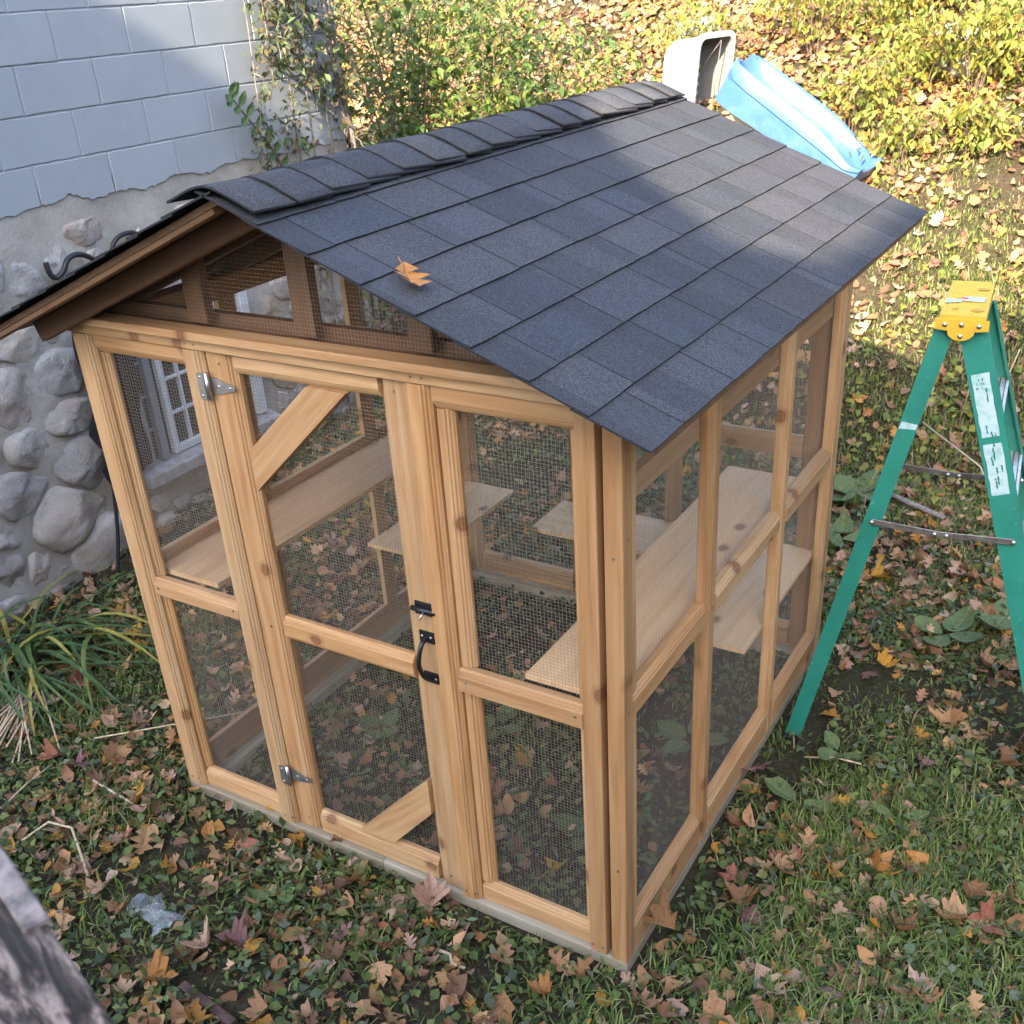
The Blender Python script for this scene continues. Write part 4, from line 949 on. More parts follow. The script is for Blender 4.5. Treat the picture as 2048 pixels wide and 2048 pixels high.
def shrub(name, label, x, y, h, spread, nst, n, cols, rs, size=(0.06, 0.10), kinds=('oval', 'lance'), droop=0.5, lean=(0, 0), group=None, cat='shrub', z=None, lsp=0.06, stem_mat='twig', rad=0.010):
    z = float(terr(np.array([x]), np.array([y]))[0]) if z is None else z
    e = empty(name, (x, y, z)); setp(e, label, cat, group); paths = []
    for k in range(nst):
        a = rs.uniform(0, 6.283); r_ = spread * rs.uniform(0.4, 1.0); hh = h * rs.uniform(0.65, 1.05)
        p = [(x + math.cos(a) * 0.04, y + math.sin(a) * 0.04, z - 0.03), (x + math.cos(a) * r_ * 0.25 + lean[0] * 0.3, y + math.sin(a) * r_ * 0.25 + lean[1] * 0.3, z + hh * 0.45),
             (x + math.cos(a) * r_ * 0.65 + lean[0] * 0.7, y + math.sin(a) * r_ * 0.65 + lean[1] * 0.7, z + hh * 0.85), (x + math.cos(a) * r_ + lean[0], y + math.sin(a) * r_ + lean[1], z + hh * (1.0 - 0.25 * droop))]
        sp = smooth_path(p, 4); paths.append([tuple(q) for q in sp])
        tube('stem', e, stem_mat, sp, [rad * (1 - 0.75 * i / (len(sp) - 1)) for i in range(len(sp))], 5)
        # side twigs carry leaves too
        for _ in range(3):
            i = int(rs.integers(4, len(sp) - 2)); q = np.array(sp[i]); b2 = rs.uniform(0, 6.283); ln = spread * rs.uniform(0.3, 0.7)
            tip = q + np.array([math.cos(b2) * ln, math.sin(b2) * ln, rs.uniform(-0.2, 0.25) * ln * 1.5]); paths.append([tuple(q), tuple((q + tip) / 2 + np.array([0, 0, 0.04])), tuple(tip)])
            tube('twig', e, stem_mat, paths[-1], [rad * 0.4, rad * 0.3, rad * 0.15], 4)
    leafy('crown', e, paths, n, kinds, size, cols, rs, lsp, droop)
    return e
rs = np.random.default_rng(40)
GY = [(0.10, 0.17, 0.035), (0.14, 0.21, 0.04), (0.20, 0.25, 0.05), (0.08, 0.14, 0.04), (0.24, 0.24, 0.06)]
YL = [(0.34, 0.33, 0.06), (0.42, 0.37, 0.08), (0.28, 0.31, 0.06), (0.20, 0.26, 0.05), (0.46, 0.36, 0.07), (0.13, 0.17, 0.04)]
GB = 'green bushes behind the roof ridge'
for (x, y, h, s_, n, lab) in ((-2.25, 5.0, 2.6, 0.7, 1500, 'dense green bush at the house corner behind the ridge'), (-1.65, 5.2, 2.3, 0.65, 1300, 'green bush behind the middle of the roof ridge'), (-2.9, 5.9, 2.4, 0.9, 1300, 'tall dark green bush rising behind the house corner'),
                            (-1.1, 5.9, 1.85, 0.6, 900, 'yellowing green bush behind the far end of the roof ridge'), (-2.0, 6.6, 1.6, 0.8, 800, 'loose yellow green bush in sunlight beyond the ridge')):
    shrub('bush', lab, x, y, h, s_, 9, int(n * 1.5), GY, rs, (0.035, 0.105), ('oval', 'lance'), 0.6, group=GB, lsp=0.11)
GS = 'yellow shrubs on the sunny hillside'
for (x, y, h, s_, n, lab) in ((1.75, 8.9, 1.35, 0.6, 900, 'tall bright yellow shrub in the top right corner of the hillside'), (1.05, 9.2, 1.1, 0.55, 700, 'bright yellow shrub left of the tall corner shrub'), (2.1, 8.2, 0.95, 0.5, 600, 'yellow green shrub at the right edge below the tall corner shrub'),
                            (1.35, 8.1, 0.8, 0.45, 480, 'yellow shrub with drooping leaves in front of the pale rocks'), (0.5, 8.9, 0.85, 0.5, 420, 'thin yellow shrub on the slope above the blue slide'), (0.45, 7.75, 0.75, 0.35, 260, 'sparse yellow shrub leaning over the blue slide'),
                            (-0.3, 9.0, 0.8, 0.5, 300, 'sparse pale yellow shrub behind the grey crate'), (1.5, 7.3, 0.45, 0.3, 200, 'low yellow green plant below the rocks on the slope'), (1.0, 7.2, 0.5, 0.3, 160, 'low pale shrub just right of the blue slide'), (-1.3, 8.6, 0.7, 0.5, 240, 'thin yellow shrub left of the white crate side'), (1.5, 9.8, 1.1, 0.6, 600, 'dense yellow shrub at the top edge behind the corner shrubs'), (2.3, 9.4, 1.3, 0.6, 600, 'yellow shrub cut by the right edge near the top corner'), (0.0, 9.9, 0.7, 0.5, 350, 'low yellow shrub at the top edge above the slide'), (0.9, 8.3, 0.6, 0.4, 300, 'pale drooping yellow shrub between the slide and the rocks'), (0.8, 9.9, 0.9, 0.5, 450, 'yellow green shrub at the top edge right of the slide')):
    shrub('yellow_shrub', lab, x, y, h, s_ * 1.15, 10, int(n * 2.4), YL, rs, (0.035, 0.105), ('oval', 'lance'), 0.95, group=GS, lsp=0.075, rad=0.007)
shrub('leafy_weed', 'large leaved green weed at the right edge of the hillside', 2.22, 7.15, 0.75, 0.25, 4, 60, [(0.10, 0.20, 0.05), (0.14, 0.24, 0.06)], rs, (0.12, 0.18), ('round', 'oval'), 0.4, cat='plant', lsp=0.04, rad=0.006)
GT = 'dry grass tussocks on the bank'
# rocks on the hill
def rock(x, y, s, label, seed):
    rs_ = np.random.default_rng(seed); bm = bmesh.new(); bmesh.ops.create_icosphere(bm, subdivisions=2, radius=1.0)
    for v in bm.verts:
        k = 1 + 0.22 * (rs_.random() - 0.5) + 0.18 * math.sin(v.co.x * 3 + seed) * math.cos(v.co.y * 2.5); v.co = Vector((v.co.x * k * s, v.co.y * k * s * 0.8, v.co.z * k * s * 0.65))
    me = bpy.data.meshes.new('rock'); bm.to_mesh(me); bm.free()
    o = link('rock', me, None, 'rock'); z = float(terr(np.array([x]), np.array([y]))[0]); o.location = (x, y, z + s * 0.3); setp(o, label, 'rock', 'rocks on the hillside')
rock(1.12, 8.65, 0.24, 'pale rock half hidden by the yellow shrubs', 3); rock(0.98, 9.1, 0.18, 'smaller pale rock above the half hidden rock', 5); rock(-0.25, 10.2, 0.2, 'pale rock near the top edge above the slide', 8); rock(-1.6, 9.2, 0.25, 'white sunlit rock behind the crate', 11)

# ------------------------------------------------------------------ vines on the house corner
def vine(label, paths, n, size, cols, rs, rads, name='wall_vine', tw=8, sp=0.05, droop=0.7):
    e = empty(name, (paths[0][0][0], paths[0][0][1], float(terr(np.array([paths[0][0][0]]), np.array([paths[0][0][1]]))[0]))); setp(e, label, 'vine', 'vines on the house corner'); pp = []
    for p, r_ in zip(paths, rads):
        s = smooth_path(p, 5); pp.append([tuple(q) for q in s]); tube('stem', e, 'greytwig', s, [r_ * (1 - 0.5 * i / len(s)) for i in range(len(s))], 5)
        for _ in range(tw):
            i = int(rs.integers(1, len(s) - 1)); q = np.array(s[i]); ln = rs.uniform(0.1, 0.32)
            tip = q + np.array([rs.uniform(-0.02, 0.14), rs.uniform(-0.7, 0.7) * ln, rs.uniform(-1.0, 0.1) * ln]); pp.append([tuple(q), tuple((q + tip) / 2 + np.array([0.02, 0, 0.015])), tuple(tip)])
            tube('twig', e, 'greytwig', pp[-1], [0.004, 0.003, 0.0015], 4)
    leafy('foliage', e, pp, n, ('oval', 'lance'), size, cols, rs, sp, droop, tmin=0.1); return e
VC = [(0.12, 0.17, 0.06), (0.16, 0.20, 0.08), (0.10, 0.14, 0.06), (0.20, 0.19, 0.10), (0.22, 0.15, 0.08)]
wx = WX + 0.05; zb = 0.2
vine('thick twisted vine trunk with green leaves at the wall corner', [[(wx, 3.80, zb), (wx + 0.02, 3.78, 1.2), (wx + 0.02, 3.80, 2.0), (wx + 0.03, 3.73, 2.5), (wx + 0.04, 3.68, 3.2)], [(wx + 0.05, 3.84, zb), (wx + 0.05, 3.83, 1.8), (wx + 0.06, 3.74, 2.4), (wx + 0.04, 3.75, 3.2)], [(wx, 3.70, zb), (wx, 3.66, 1.9), (wx, 3.60, 2.6), (wx, 3.55, 3.2)]], 480, (0.05, 0.09), VC, rs, (0.032, 0.022, 0.012), tw=12)
vine('thin grey green vine hanging on the pale block wall', [[(wx, 3.32, zb), (wx + 0.02, 3.30, 1.4), (wx + 0.02, 3.30, 2.2), (wx + 0.05, 3.26, 2.6), (wx + 0.06, 3.20, 3.2)], [(wx, 3.45, zb), (wx + 0.03, 3.44, 2.0), (wx + 0.05, 3.40, 2.7), (wx + 0.05, 3.42, 3.2)]], 850, (0.04, 0.07), VC, rs, (0.011, 0.009), tw=14, sp=0.06)
vine('sparse outer vine with tiny leaves trailing down the block wall', [[(wx + 0.03, 3.0, 3.25), (wx + 0.06, 2.98, 2.9), (wx + 0.05, 2.98, 2.5), (wx + 0.05, 2.96, 2.2), (wx + 0.04, 2.94, 1.95)], [(wx + 0.03, 3.12, 3.25), (wx + 0.08, 3.10, 2.8), (wx + 0.05, 3.14, 2.45)]], 480, (0.035, 0.06), VC, rs, (0.005, 0.005), tw=12, sp=0.035)
# sapling with big leaves
sp_ = smooth_path([(wx + 0.02, 3.16, 0.1), (wx + 0.05, 3.14, 1.6), (wx + 0.06, 3.06, 1.93), (wx + 0.08, 2.92, 2.10), (wx + 0.08, 2.80, 2.24), (wx + 0.08, 2.72, 2.34)], 4)
e = empty('sapling', (wx + 0.02, 3.16, 0.1)); setp(e, 'slender sapling with large dark green leaves leaning on the block wall', 'sapling')
tube('stem', e, 'twig', sp_, [0.012 * (1 - 0.7 * i / len(sp_)) for i in range(len(sp_))], 6)
for i, q in enumerate(sp_[7::2] + sp_[-1:]):
    for s_ in (-1, 1):
        v, f = leaf_geo('oval', rs, 0.25, 0.5, True)
        d = Vector((0.30, s_ * 0.62 - 0.30, 0.50 * s_ + 0.30 - 0.15 * (s_ < 0))).normalized(); mtx = frame(q, d.cross(Vector((1, -0.2, 0.3))), d) @ Matrix.Diagonal((0.075, rs.uniform(0.085, 0.115), 0.09, 1.0))
        o = link('leaf', pydata('leaf', v, f), e, None, rebase(e) @ mtx); o.data.materials.append(M['fallen']); o.color = (0.09, 0.175, 0.06, 1)

# ------------------------------------------------------------------ step ladder
LTH = R(6); LS = Vector((math.cos(LTH), math.sin(LTH), 0)); LW = Vector((-math.sin(LTH), math.cos(LTH), 0))
LF = Vector((2.085, 1.43, GZ)); ld = empty('step_ladder', tuple(LF)); setp(ld, 'green fibreglass step ladder with yellow plastic top standing beside the enclosure', 'ladder')
def lp(s, w_, z): return LF + LS * s + LW * w_ + Vector((0, 0, z))
HT = 1.852; WT, WB = 0.34, 0.45   # rail spacing at top and at the feet
def channel(name, p0, p1, face, inn, wd, dp, t=0.006):
    """C-shaped rail: web of width wd (direction face), flanges dp deep towards inn"""
    h = wd / 2; poly = [(-h, 0), (h, 0), (h, dp), (h - t, dp), (h - t, t), (-h + t, t), (-h + t, dp), (-h, dp)]
    p0 = Vector(p0); p1 = Vector(p1); fr = frame((p0 + p1) / 2, p1 - p0, face); zs = 1.0 if Vector(inn).dot(fr.col[2].xyz) > 0 else -1.0
    v, f = prism(poly, (p1 - p0).length, zs); me = pydata(name, v, f)
    bm = bmesh.new(); bm.from_mesh(me); bmesh.ops.triangulate(bm, faces=[q for q in bm.faces if len(q.verts) > 4]); bmesh.ops.recalc_face_normals(bm, faces=bm.faces); bm.to_mesh(me); bm.free()
    return link(name, me, ld, 'green', rebase(ld) @ fr)
rl = {}
for k, (w0, w1, inn) in enumerate(((0.0, 0.01, LW), (WB, 0.01 + WT, -LW))):
    rl['r%d' % k] = channel('rear_leg', lp(0.0, w0 + 0.0, 0.012), lp(0.378, w1, HT - 0.056), LS, inn, 0.062, 0.028)
    rl['f%d' % k] = channel('front_rail', lp(1.01, -0.02 if k == 0 else 0.62, 0.012), lp(0.470, w1 if k == 0 else 0.40, HT - 0.066), LS, inn, 0.088, 0.032)
    for s0 in (0.0, 1.01):
        q = lp(s0, w0 + (0.0 if s0 == 0 else (-0.02 if k == 0 else 0.17)), 0.012); box('foot', ld, 'black', q.x - 0.032, q.x + 0.032, q.y - 0.02, q.y + 0.02, q.z - 0.02, q.z + 0.012)
# steps
for i in range(1, 6):
    t = i / 6.0; z = 0.012 + (HT - 0.07) * t; s0 = 1.01 + (0.470 - 1.01) * t; wa = -0.02 + 0.03 * t + 0.008; wb_ = 0.62 - 0.22 * t - 0.008
    st = beam('step', ld, 'alu', lp(s0 + 0.0, wa, z + 0.012), lp(s0 + 0.0, wb_, z + 0.012), LS, (0, 0, -1), 0.078, 0.022)
    for j in range(4): beam('groove', st, 'dullsteel', lp(s0 - 0.027 + j * 0.018, wa, z + 0.0135), lp(s0 - 0.027 + j * 0.018, wb_, z + 0.0135), LS, (0, 0, -1), 0.004, 0.003)
# rear braces
for t in (0.22, 0.5, 0.74):
    beam('rear_brace', ld, 'dullsteel', lp(0.378 * t, 0.01 + 0.01 * t, HT * t), lp(0.378 * t, WB - 0.01 - 0.1 * t, HT * t), LS, (0, 0, -1), 0.03, 0.012)
# spreaders
for w_, zf in ((-0.006, 0.0), (WB - 0.05, 0.06)):
    a = lp(0.222, w_ + 0.0, 1.07 + zf); b2 = lp(0.700, w_ - 0.010, 1.07 + zf); mid = (a + b2) / 2 + Vector((0, 0, -0.012))
    for p, q in ((a, mid), (mid, b2)): beam('spreader', ld, 'dullsteel', p, q, (0, 0, 1), -LW, 0.024, 0.004)
    for q in (a, b2, mid + LS * 0.02, mid - LS * 0.02): tube('rivet', ld, 'steel', [q - LW * 0.002, q - LW * 0.010], 0.0085, 8)
# cap
def lpoly(name, pts, mat, parent=ld):
    me = pydata(name, [tuple(p) for p in pts[0]], pts[1]); bm = bmesh.new(); bm.from_mesh(me); bmesh.ops.recalc_face_normals(bm, faces=bm.faces); bm.to_mesh(me); bm.free()
    return link(name, me, parent, mat, rebase(parent))
s0, s1, w0, w1 = 0.358, 0.500, -0.018, 0.43
# hollow plastic cap: top with flat ovals painted as shaded recesses, skirt with rounded tongue
capb = beam('cap', ld, 'yellow', lp((s0 + s1) / 2, w0, HT), lp((s0 + s1) / 2, w1, HT), LS, (0, 0, -1), s1 - s0, 0.046)
prof_ = [(s0 - 0.012, HT - 0.046), (s0 - 0.012, HT - 0.012), (s1 + 0.012, HT - 0.012), (s1 + 0.012, HT - 0.046)] + [((s0 + s1) / 2 + 0.042 * math.cos(t), HT - 0.05 - 0.032 * math.sin(t)) for t in np.linspace(0, math.pi, 9)]
v = [lp(a, w0 - 0.006, b2) for a, b2 in prof_] + [lp(a, w0 + 0.0, b2) for a, b2 in prof_]; nn = len(prof_)
lpoly('skirt', (v, [tuple(range(nn)), tuple(range(2 * nn - 1, nn - 1, -1))] + [(i, (i + 1) % nn, nn + (i + 1) % nn, nn + i) for i in range(nn)]), 'yellow', capb)
for a, b2 in ((s0 + 0.02, HT - 0.03), (s1 - 0.018, HT - 0.03), ((s0 + s1) / 2, HT - 0.028), ((s0 + s1) / 2, HT - 0.066)): tube('rivet', capb, 'steel', [lp(a, w0 - 0.004, b2), lp(a, w0 - 0.011, b2)], 0.0075, 8)
M['yellow_dark'] = simple('yellow_recess_shade', (0.40, 0.22, 0.005), 0.6)  # darker yellow stands in for shade in the cap's hollows
for cs, cw, ra, rb in ((0.468, w0 + 0.06, 0.020, 0.018), (0.44, w0 + 0.19, 0.048, 0.032), (0.470, w0 + 0.33, 0.020, 0.018), (0.40, w0 + 0.07, 0.010, 0.012)):
    ring = [lp(cs + ra * math.cos(t), cw + rb * math.sin(t), HT + 0.0040) for t in np.linspace(0, 2 * math.pi, 16, endpoint=False)]
    lpoly('recess_shade', (ring, [tuple(range(16))]), 'yellow_dark', capb)
# raised tread ribs on the cap
vv = []; ff = []
for i in range(26):
    for j in range(11):
        cs = s0 + 0.012 + j * (s1 - s0 - 0.02) / 10.6 + (0.006 if i % 2 else 0); cw = w0 + 0.012 + i * (w1 - w0 - 0.02) / 26
        k = len(vv); vv += [lp(cs - 0.006, cw, HT + 0.0004), lp(cs, cw - 0.005, HT + 0.0004), lp(cs + 0.006, cw, HT + 0.0004), lp(cs, cw + 0.005, HT + 0.0004), lp(cs, cw, HT + 0.0035)]
        ff += [(k, k + 1, k + 4), (k + 1, k + 2, k + 4), (k + 2, k + 3, k + 4), (k + 3, k, k + 4)]
setp(lpoly('tread', (vv, ff), 'yellow', capb), kind='stuff')
lb = [lp(0.405 + a, w0 + 0.17 + b2, HT + 0.0046) for a, b2 in ((0.0, 0), (0.075, -0.012), (0.08, 0.05), (0.012, 0.05))]; lpoly('label', (lb, [(0, 1, 2, 3)]), 'sticker', capb)
lb = [lp(0.42 + 0.012 * math.cos(t), w0 + 0.195 + 0.016 * math.sin(t), HT + 0.0052) for t in np.linspace(0, 6.0, 12)]; lpoly('label', (lb, [tuple(range(12))]), 'redink', capb)
lb = [lp(0.362 + a, w0 + 0.13 + b2, HT + 0.0044) for a, b2 in ((0.0, 0), (0.05, 0.02), (0.05, 0.05), (0.0, 0.06))]; lpoly('label', (lb, [(0, 1, 2, 3)]), 'sticker', capb)
# stickers on the near front rail and a tape mark on the rear leg
fr0, fr1 = lp(1.01, -0.02, 0.012), lp(0.470, 0.01, HT - 0.066); fd = (fr1 - fr0).normalized(); fa = (LS - fd * LS.dot(fd)).normalized(); fn = fd.cross(fa)
if fn.dot(LW) > 0: fn = -fn
def on_rail(t, a, o=0.0015): return fr0 + fd * t + fa * a + fn * o
LR = (fr1 - fr0).length
def patch(nm, t0, t1, a0, a1, mat, seed, o=0.0015):
    rs_ = np.random.default_rng(seed); pts = []
    for t in np.linspace(t0, t1, 9): pts.append(on_rail(t, a0 + rs_.uniform(0, 0.004), o))
    for t in np.linspace(t1, t0, 9): pts.append(on_rail(t, a1 - rs_.uniform(0, 0.004), o))
    lpoly(nm, (pts, [tuple(range(18))]), mat, rl['f0'])
patch('sticker', LR - 0.36, LR - 0.135, -0.034, 0.026, 'sticker', 1); patch('sticker', LR - 0.575, LR - 0.385, -0.034, 0.028, 'sticker', 2)
for i in range(9): 
    t = LR - 0.175 + 0.017 * math.sin(i * 2.1); a = -0.012 + 0.012 * math.cos(i * 1.7); patch('ink_mark', t, t + 0.010, a, a + 0.006, 'sticker_ink', 10 + i, 0.003)
for i in range(12):
    t = LR - random.uniform(0.22, 0.56); a = random.uniform(-0.028, 0.012); patch('scratch', t, t + random.uniform(0.015, 0.05), a, a + 0.0085, 'green', 30 + i, 0.003)
rr0, rr1 = lp(0.0, 0.0, 0.012), lp(0.378, 0.01, HT - 0.056); rd = (rr1 - rr0).normalized(); ra_ = (LS - rd * LS.dot(rd)).normalized(); rn = rd.cross(ra_); rn = -rn if rn.dot(LW) > 0 else rn
q = [rr0 + rd * (1.45 + t) + ra_ * a + rn * 0.0015 for t, a in ((0, -0.028), (0.012, 0.028), (0.032, 0.028), (0.028, -0.026))]; lpoly('tape', (q, [(0, 1, 2, 3)]), 'sticker', rl['r0'])

# ------------------------------------------------------------------ blue plastic slide on the hill
SA = Vector((-0.36, 7.05, 2.06)); SB = Vector((0.80, 6.95, 1.30)); sd_ = (SB - SA); SL = sd_.length; sd_.normalize()
roll = R(2); lat0 = sd_.cross(Vector((0, 0, 1))).normalized()  # towards the camera (-y)
if lat0.y > 0: lat0 = -lat0
up0 = lat0.cross(sd_); up0 = up0 if up0.z > 0 else -up0
nrm_ = (up0 * math.cos(roll) + lat0 * math.sin(roll)); lat = (lat0 * math.cos(roll) - up0 * math.sin(roll))
sec = []
NS = 26
for i in range(NS + 1):
    t = i / NS; hgt = 0.13 * (1 - max(0, (t - 0.62) / 0.38) ** 1.3 * 0.80); wdt = 0.235 + 0.03 * max(0, (t - 0.8) / 0.2); bot = -0.21 * (1 - t * 0.55); head = max(0, 1 - t / 0.20); fl = 0.0
    shr = math.sqrt(max(0.0, 1 - head ** 2)) * 0.35 + 0.65 if head > 0 else 1.0
    fl = hgt * head ** 2 * 0.95
    lip = 0.06 * max(0, (t - 0.88) / 0.12) ** 2
    W_ = wdt * shr
    pr_ = [(W_ * 0.92, bot), (W_ * 1.0, -0.02 + 0), (W_ * 1.0, 0.015), (W_ * 1.08, 0.03), (W_ * 1.04, hgt), (W_ * 0.97, hgt + 0.018), (W_ * 0.86, hgt + 0.010), (W_ * 0.78, 0.05 + fl * 0.9), (W_ * 0.55, 0.0 + fl), (0, -0.015 + fl)]
    pr_ += [(-a, b2) for a, b2 in reversed(pr_[:-1])]
    sec.append([SA + sd_ * (t * SL) + lat * a + nrm_ * (b2 + lip) for a, b2 in pr_])
v = [tuple(p) for s in sec for p in s]; m_ = len(sec[0]); f = []
for i in range(NS):
    for k in range(m_ - 1): f.append((i * m_ + k, i * m_ + k + 1, (i + 1) * m_ + k + 1, (i + 1) * m_ + k))
    f.append((i * m_ + m_ - 1, i * m_, (i + 1) * m_, (i + 1) * m_ + m_ - 1))
f.append(tuple(range(m_))); f.append(tuple(NS * m_ + k for k in range(m_ - 1, -1, -1)))
me = pydata('slide', v, f, True); bm = bmesh.new(); bm.from_mesh(me); bmesh.ops.recalc_face_normals(bm, faces=bm.faces); bm.to_mesh(me); bm.free()
sl_ = link('slide', me, None, 'blue'); setp(sl_, 'faded blue plastic playground slide lying tilted on the leafy slope', 'slide')
md = sl_.modifiers.new('edges', 'EDGE_SPLIT'); md.split_angle = R(38)

# ------------------------------------------------------------------ open grey pet crate half beside the slide
ce = empty('pet_crate', (-0.80, 7.9, 1.6)); setp(ce, 'pale grey plastic pet crate half standing open beside the blue slide', 'crate')
CF = Vector((0.91, -0.20, 0)).normalized(); CR_ = Vector((-CF.y, CF.x, 0)); CO = Vector((-0.90, 7.75, 1.50))
def cpt(a, d, z): return CO + CR_ * a + CF * d + Vector((0, 0, z)) + CR_ * (z * 0.16)
def rounded(a0, a1, z0, z1, r_, n=4):
    out = []
    for cx, cz, st in ((a1 - r_, z1 - r_, 0), (a0 + r_, z1 - r_, 90), (a0 + r_, z0 + r_, 180), (a1 - r_, z0 + r_, 270)):
        for k in range(n + 1): q = R(st + 90 * k / n); out.append((cx + r_ * math.cos(q), cz + r_ * math.sin(q)))
    return out
rings = [(rounded(-0.22, 0.22, 0.04, 0.72, 0.08), -0.38), (rounded(-0.25, 0.25, 0, 0.78, 0.09), -0.30), (rounded(-0.27, 0.27, -0.02, 0.80, 0.09), 0.0), (rounded(-0.30, 0.30, -0.05, 0.83, 0.10), 0.0), (rounded(-0.30, 0.30, -0.05, 0.83, 0.10), 0.03), (rounded(-0.255, 0.255, 0.0, 0.785, 0.08), 0.03), (rounded(-0.24, 0.24, 0.02, 0.765, 0.08), -0.285), (rounded(-0.21, 0.21, 0.05, 0.71, 0.07), -0.365)]
v = []; f = []; mr = len(rings[0][0])
for rg, d in rings: v += [tuple(cpt(a, d, z)) for a, z in rg]
for i in range(len(rings) - 1):
    for k in range(mr): f.append((i * mr + k, i * mr + (k + 1) % mr, (i + 1) * mr + (k + 1) % mr, (i + 1) * mr + k))
f.append(tuple(range(mr - 1, -1, -1)))
ni = len(f); f.append(tuple(range(7 * mr, 8 * mr)))
me = pydata('shell', v, f, False); bm = bmesh.new(); bm.from_mesh(me); bmesh.ops.recalc_face_normals(bm, faces=bm.faces); bm.to_mesh(me); bm.free()
me.materials.append(M['cratewhite']); me.materials.append(M['crateshade']); me.polygons.foreach_set('material_index', [1 if (k_ >= 5 * mr and k_ != len(me.polygons) - 2) else 0 for k_ in range(len(me.polygons))])
link('shell', me, ce, None, rebase(ce))
for i in range(5):
    z = 0.22 + i * 0.075
    poly = [cpt(a, -0.26 + 0.0 * z, z + dz) for a, dz in ((-0.20, 0), (0.20, 0), (0.20, 0.035), (-0.20, 0.035))]; bk = [p - CF * 0.10 for p in poly]
    lpoly('vent_slat', (poly + bk, [(0, 1, 2, 3), (7, 6, 5, 4), (0, 4, 5, 1), (1, 5, 6, 2), (2, 6, 7, 3), (3, 7, 4, 0)]), 'crategrey', ce)
tube('wire', ce, 'dullsteel', [cpt(0.08, 0.02, 0.76), cpt(0.11, -0.02, 0.4), cpt(0.12, 0.0, 0.02)], 0.005, 5); tube('wire', ce, 'dullsteel', [cpt(0.08, 0.02, 0.76), cpt(0.02, -0.2, 0.45)], 0.005, 5)
# beige lidded box with a round emboss under the slide
be = empty('plastic_box', (-0.16, 7.1, 1.3)); setp(be, 'small beige plastic box with round embossed face tucked under the slide', 'box')
BF = Vector((0.25, -0.97, 0)).normalized(); BR = Vector((-BF.y, BF.x, 0)); BO = Vector((-0.20, 7.05, 1.50))
def bpt_(a, d, z): return BO + BR * a + BF * d + Vector((0, 0, z))
poly = rounded(-0.15, 0.15, 0.0, 0.33, 0.03); v = [tuple(bpt_(a, 0, z)) for a, z in poly] + [tuple(bpt_(a * 0.94, -0.25, z)) for a, z in poly]; mr = len(poly)
lpoly('body', (v, [tuple(range(mr)), tuple(range(2 * mr - 1, mr - 1, -1))] + [(i, (i + 1) % mr, mr + (i + 1) % mr, mr + i) for i in range(mr)]), 'beige', be)
tube('emboss', be, 'beige', [bpt_(-0.05, 0.0, 0.24), bpt_(-0.05, 0.016, 0.24)], [0.062, 0.055], 20); tube('emboss', be, 'beige', [bpt_(-0.05, 0.0, 0.24), bpt_(-0.05, 0.024, 0.24)], [0.04, 0.036], 20)
poly = rounded(0.16, 0.27, 0.0, 0.30, 0.02); v = [tuple(bpt_(a, -0.02, z)) for a, z in poly] + [tuple(bpt_(a, -0.25, z)) for a, z in poly]
lpoly('side', (v, [tuple(range(mr)), tuple(range(2 * mr - 1, mr - 1, -1))] + [(i, (i + 1) % mr, mr + (i + 1) % mr, mr + i) for i in range(mr)]), 'teal', be)

# ------------------------------------------------------------------ deck rail in the near corner
P0, P1 = Vector((1.45, -1.541, 2.10)), Vector((2.95, -2.003, 2.10)); rdir = (P1 - P0).normalized(); racr = Vector((-rdir.y, rdir.x, 0)); racr = racr if racr.y < 0 else -racr
dk = empty('deck_rail', (1.6, -1.75, GZ)); setp(dk, 'blurred weathered grey deck rail in the near left corner', 'railing')
beam('rail_cap', dk, 'weathered', P0 + racr * 0.084 + Vector((0, 0, -0.004)), P1 + racr * 0.084 + Vector((0, 0, -0.004)), racr, (0, 0, -1), 0.16, 0.035)
E1 = Vector((2.296, -1.806, 2.10)); beam('edge_strip', dk, 'weathered_pale', P0 + racr * 0.010 + Vector((0, 0, 0.001)), E1 + racr * 0.008 + Vector((0, 0, 0.001)), racr, (0, 0, -1), 0.024, 0.0115)
q = P0 + racr * 0.1; box('post', dk, 'weathered', q.x - 0.045, q.x + 0.045, q.y - 0.045, q.y + 0.045, GZ - 0.05, 2.05)
q = P1 + racr * 0.1; box('post', dk, 'weathered', q.x - 0.045, q.x + 0.045, q.y - 0.045, q.y + 0.045, GZ - 0.05, 2.05)

# ------------------------------------------------------------------ strap-leaved clump, weeds, stalks and litter
def strap(p, a, ln, hgt, wd, fold=0.4):
    pts = []; 
    for i in range(9):
        t = i / 8; r_ = ln * t; z = hgt * (1 - (2 * t - 0.75) ** 2 / 0.5625 * 1.0) if t > 0 else 0
        z = hgt * 4 * t * (0.95 - t) * 0.9
        pts.append(Vector((p[0] + math.cos(a + 0.25 * t) * r_, p[1] + math.sin(a + 0.25 * t) * r_, max(p[2] + z, float(terr(np.array([p[0] + math.cos(a) * r_]), np.array([p[1] + math.sin(a) * r_]))[0]) + 0.02))))
    v = []; f = []
    for i, q in enumerate(pts):
        t = i / 8; w_ = wd * (1 - t ** 2.5) * (0.6 + 0.4 * min(1, t * 5)) + 0.001; sd = Vector((-math.sin(a), math.cos(a), 0))
        v += [q + sd * w_ + Vector((0, 0, w_ * fold)), q, q - sd * w_ + Vector((0, 0, w_ * fold))]
    for i in range(8):
        k = i * 3; f += [(k, k + 1, k + 4, k + 3), (k + 1, k + 2, k + 5, k + 4)]
    return v, f
e = empty('daylily_clump', (-1.45, 0.5, GZ)); setp(e, 'floppy clump of long green strap leaves at the foot of the stone wall', 'plant')
rs = np.random.default_rng(12)
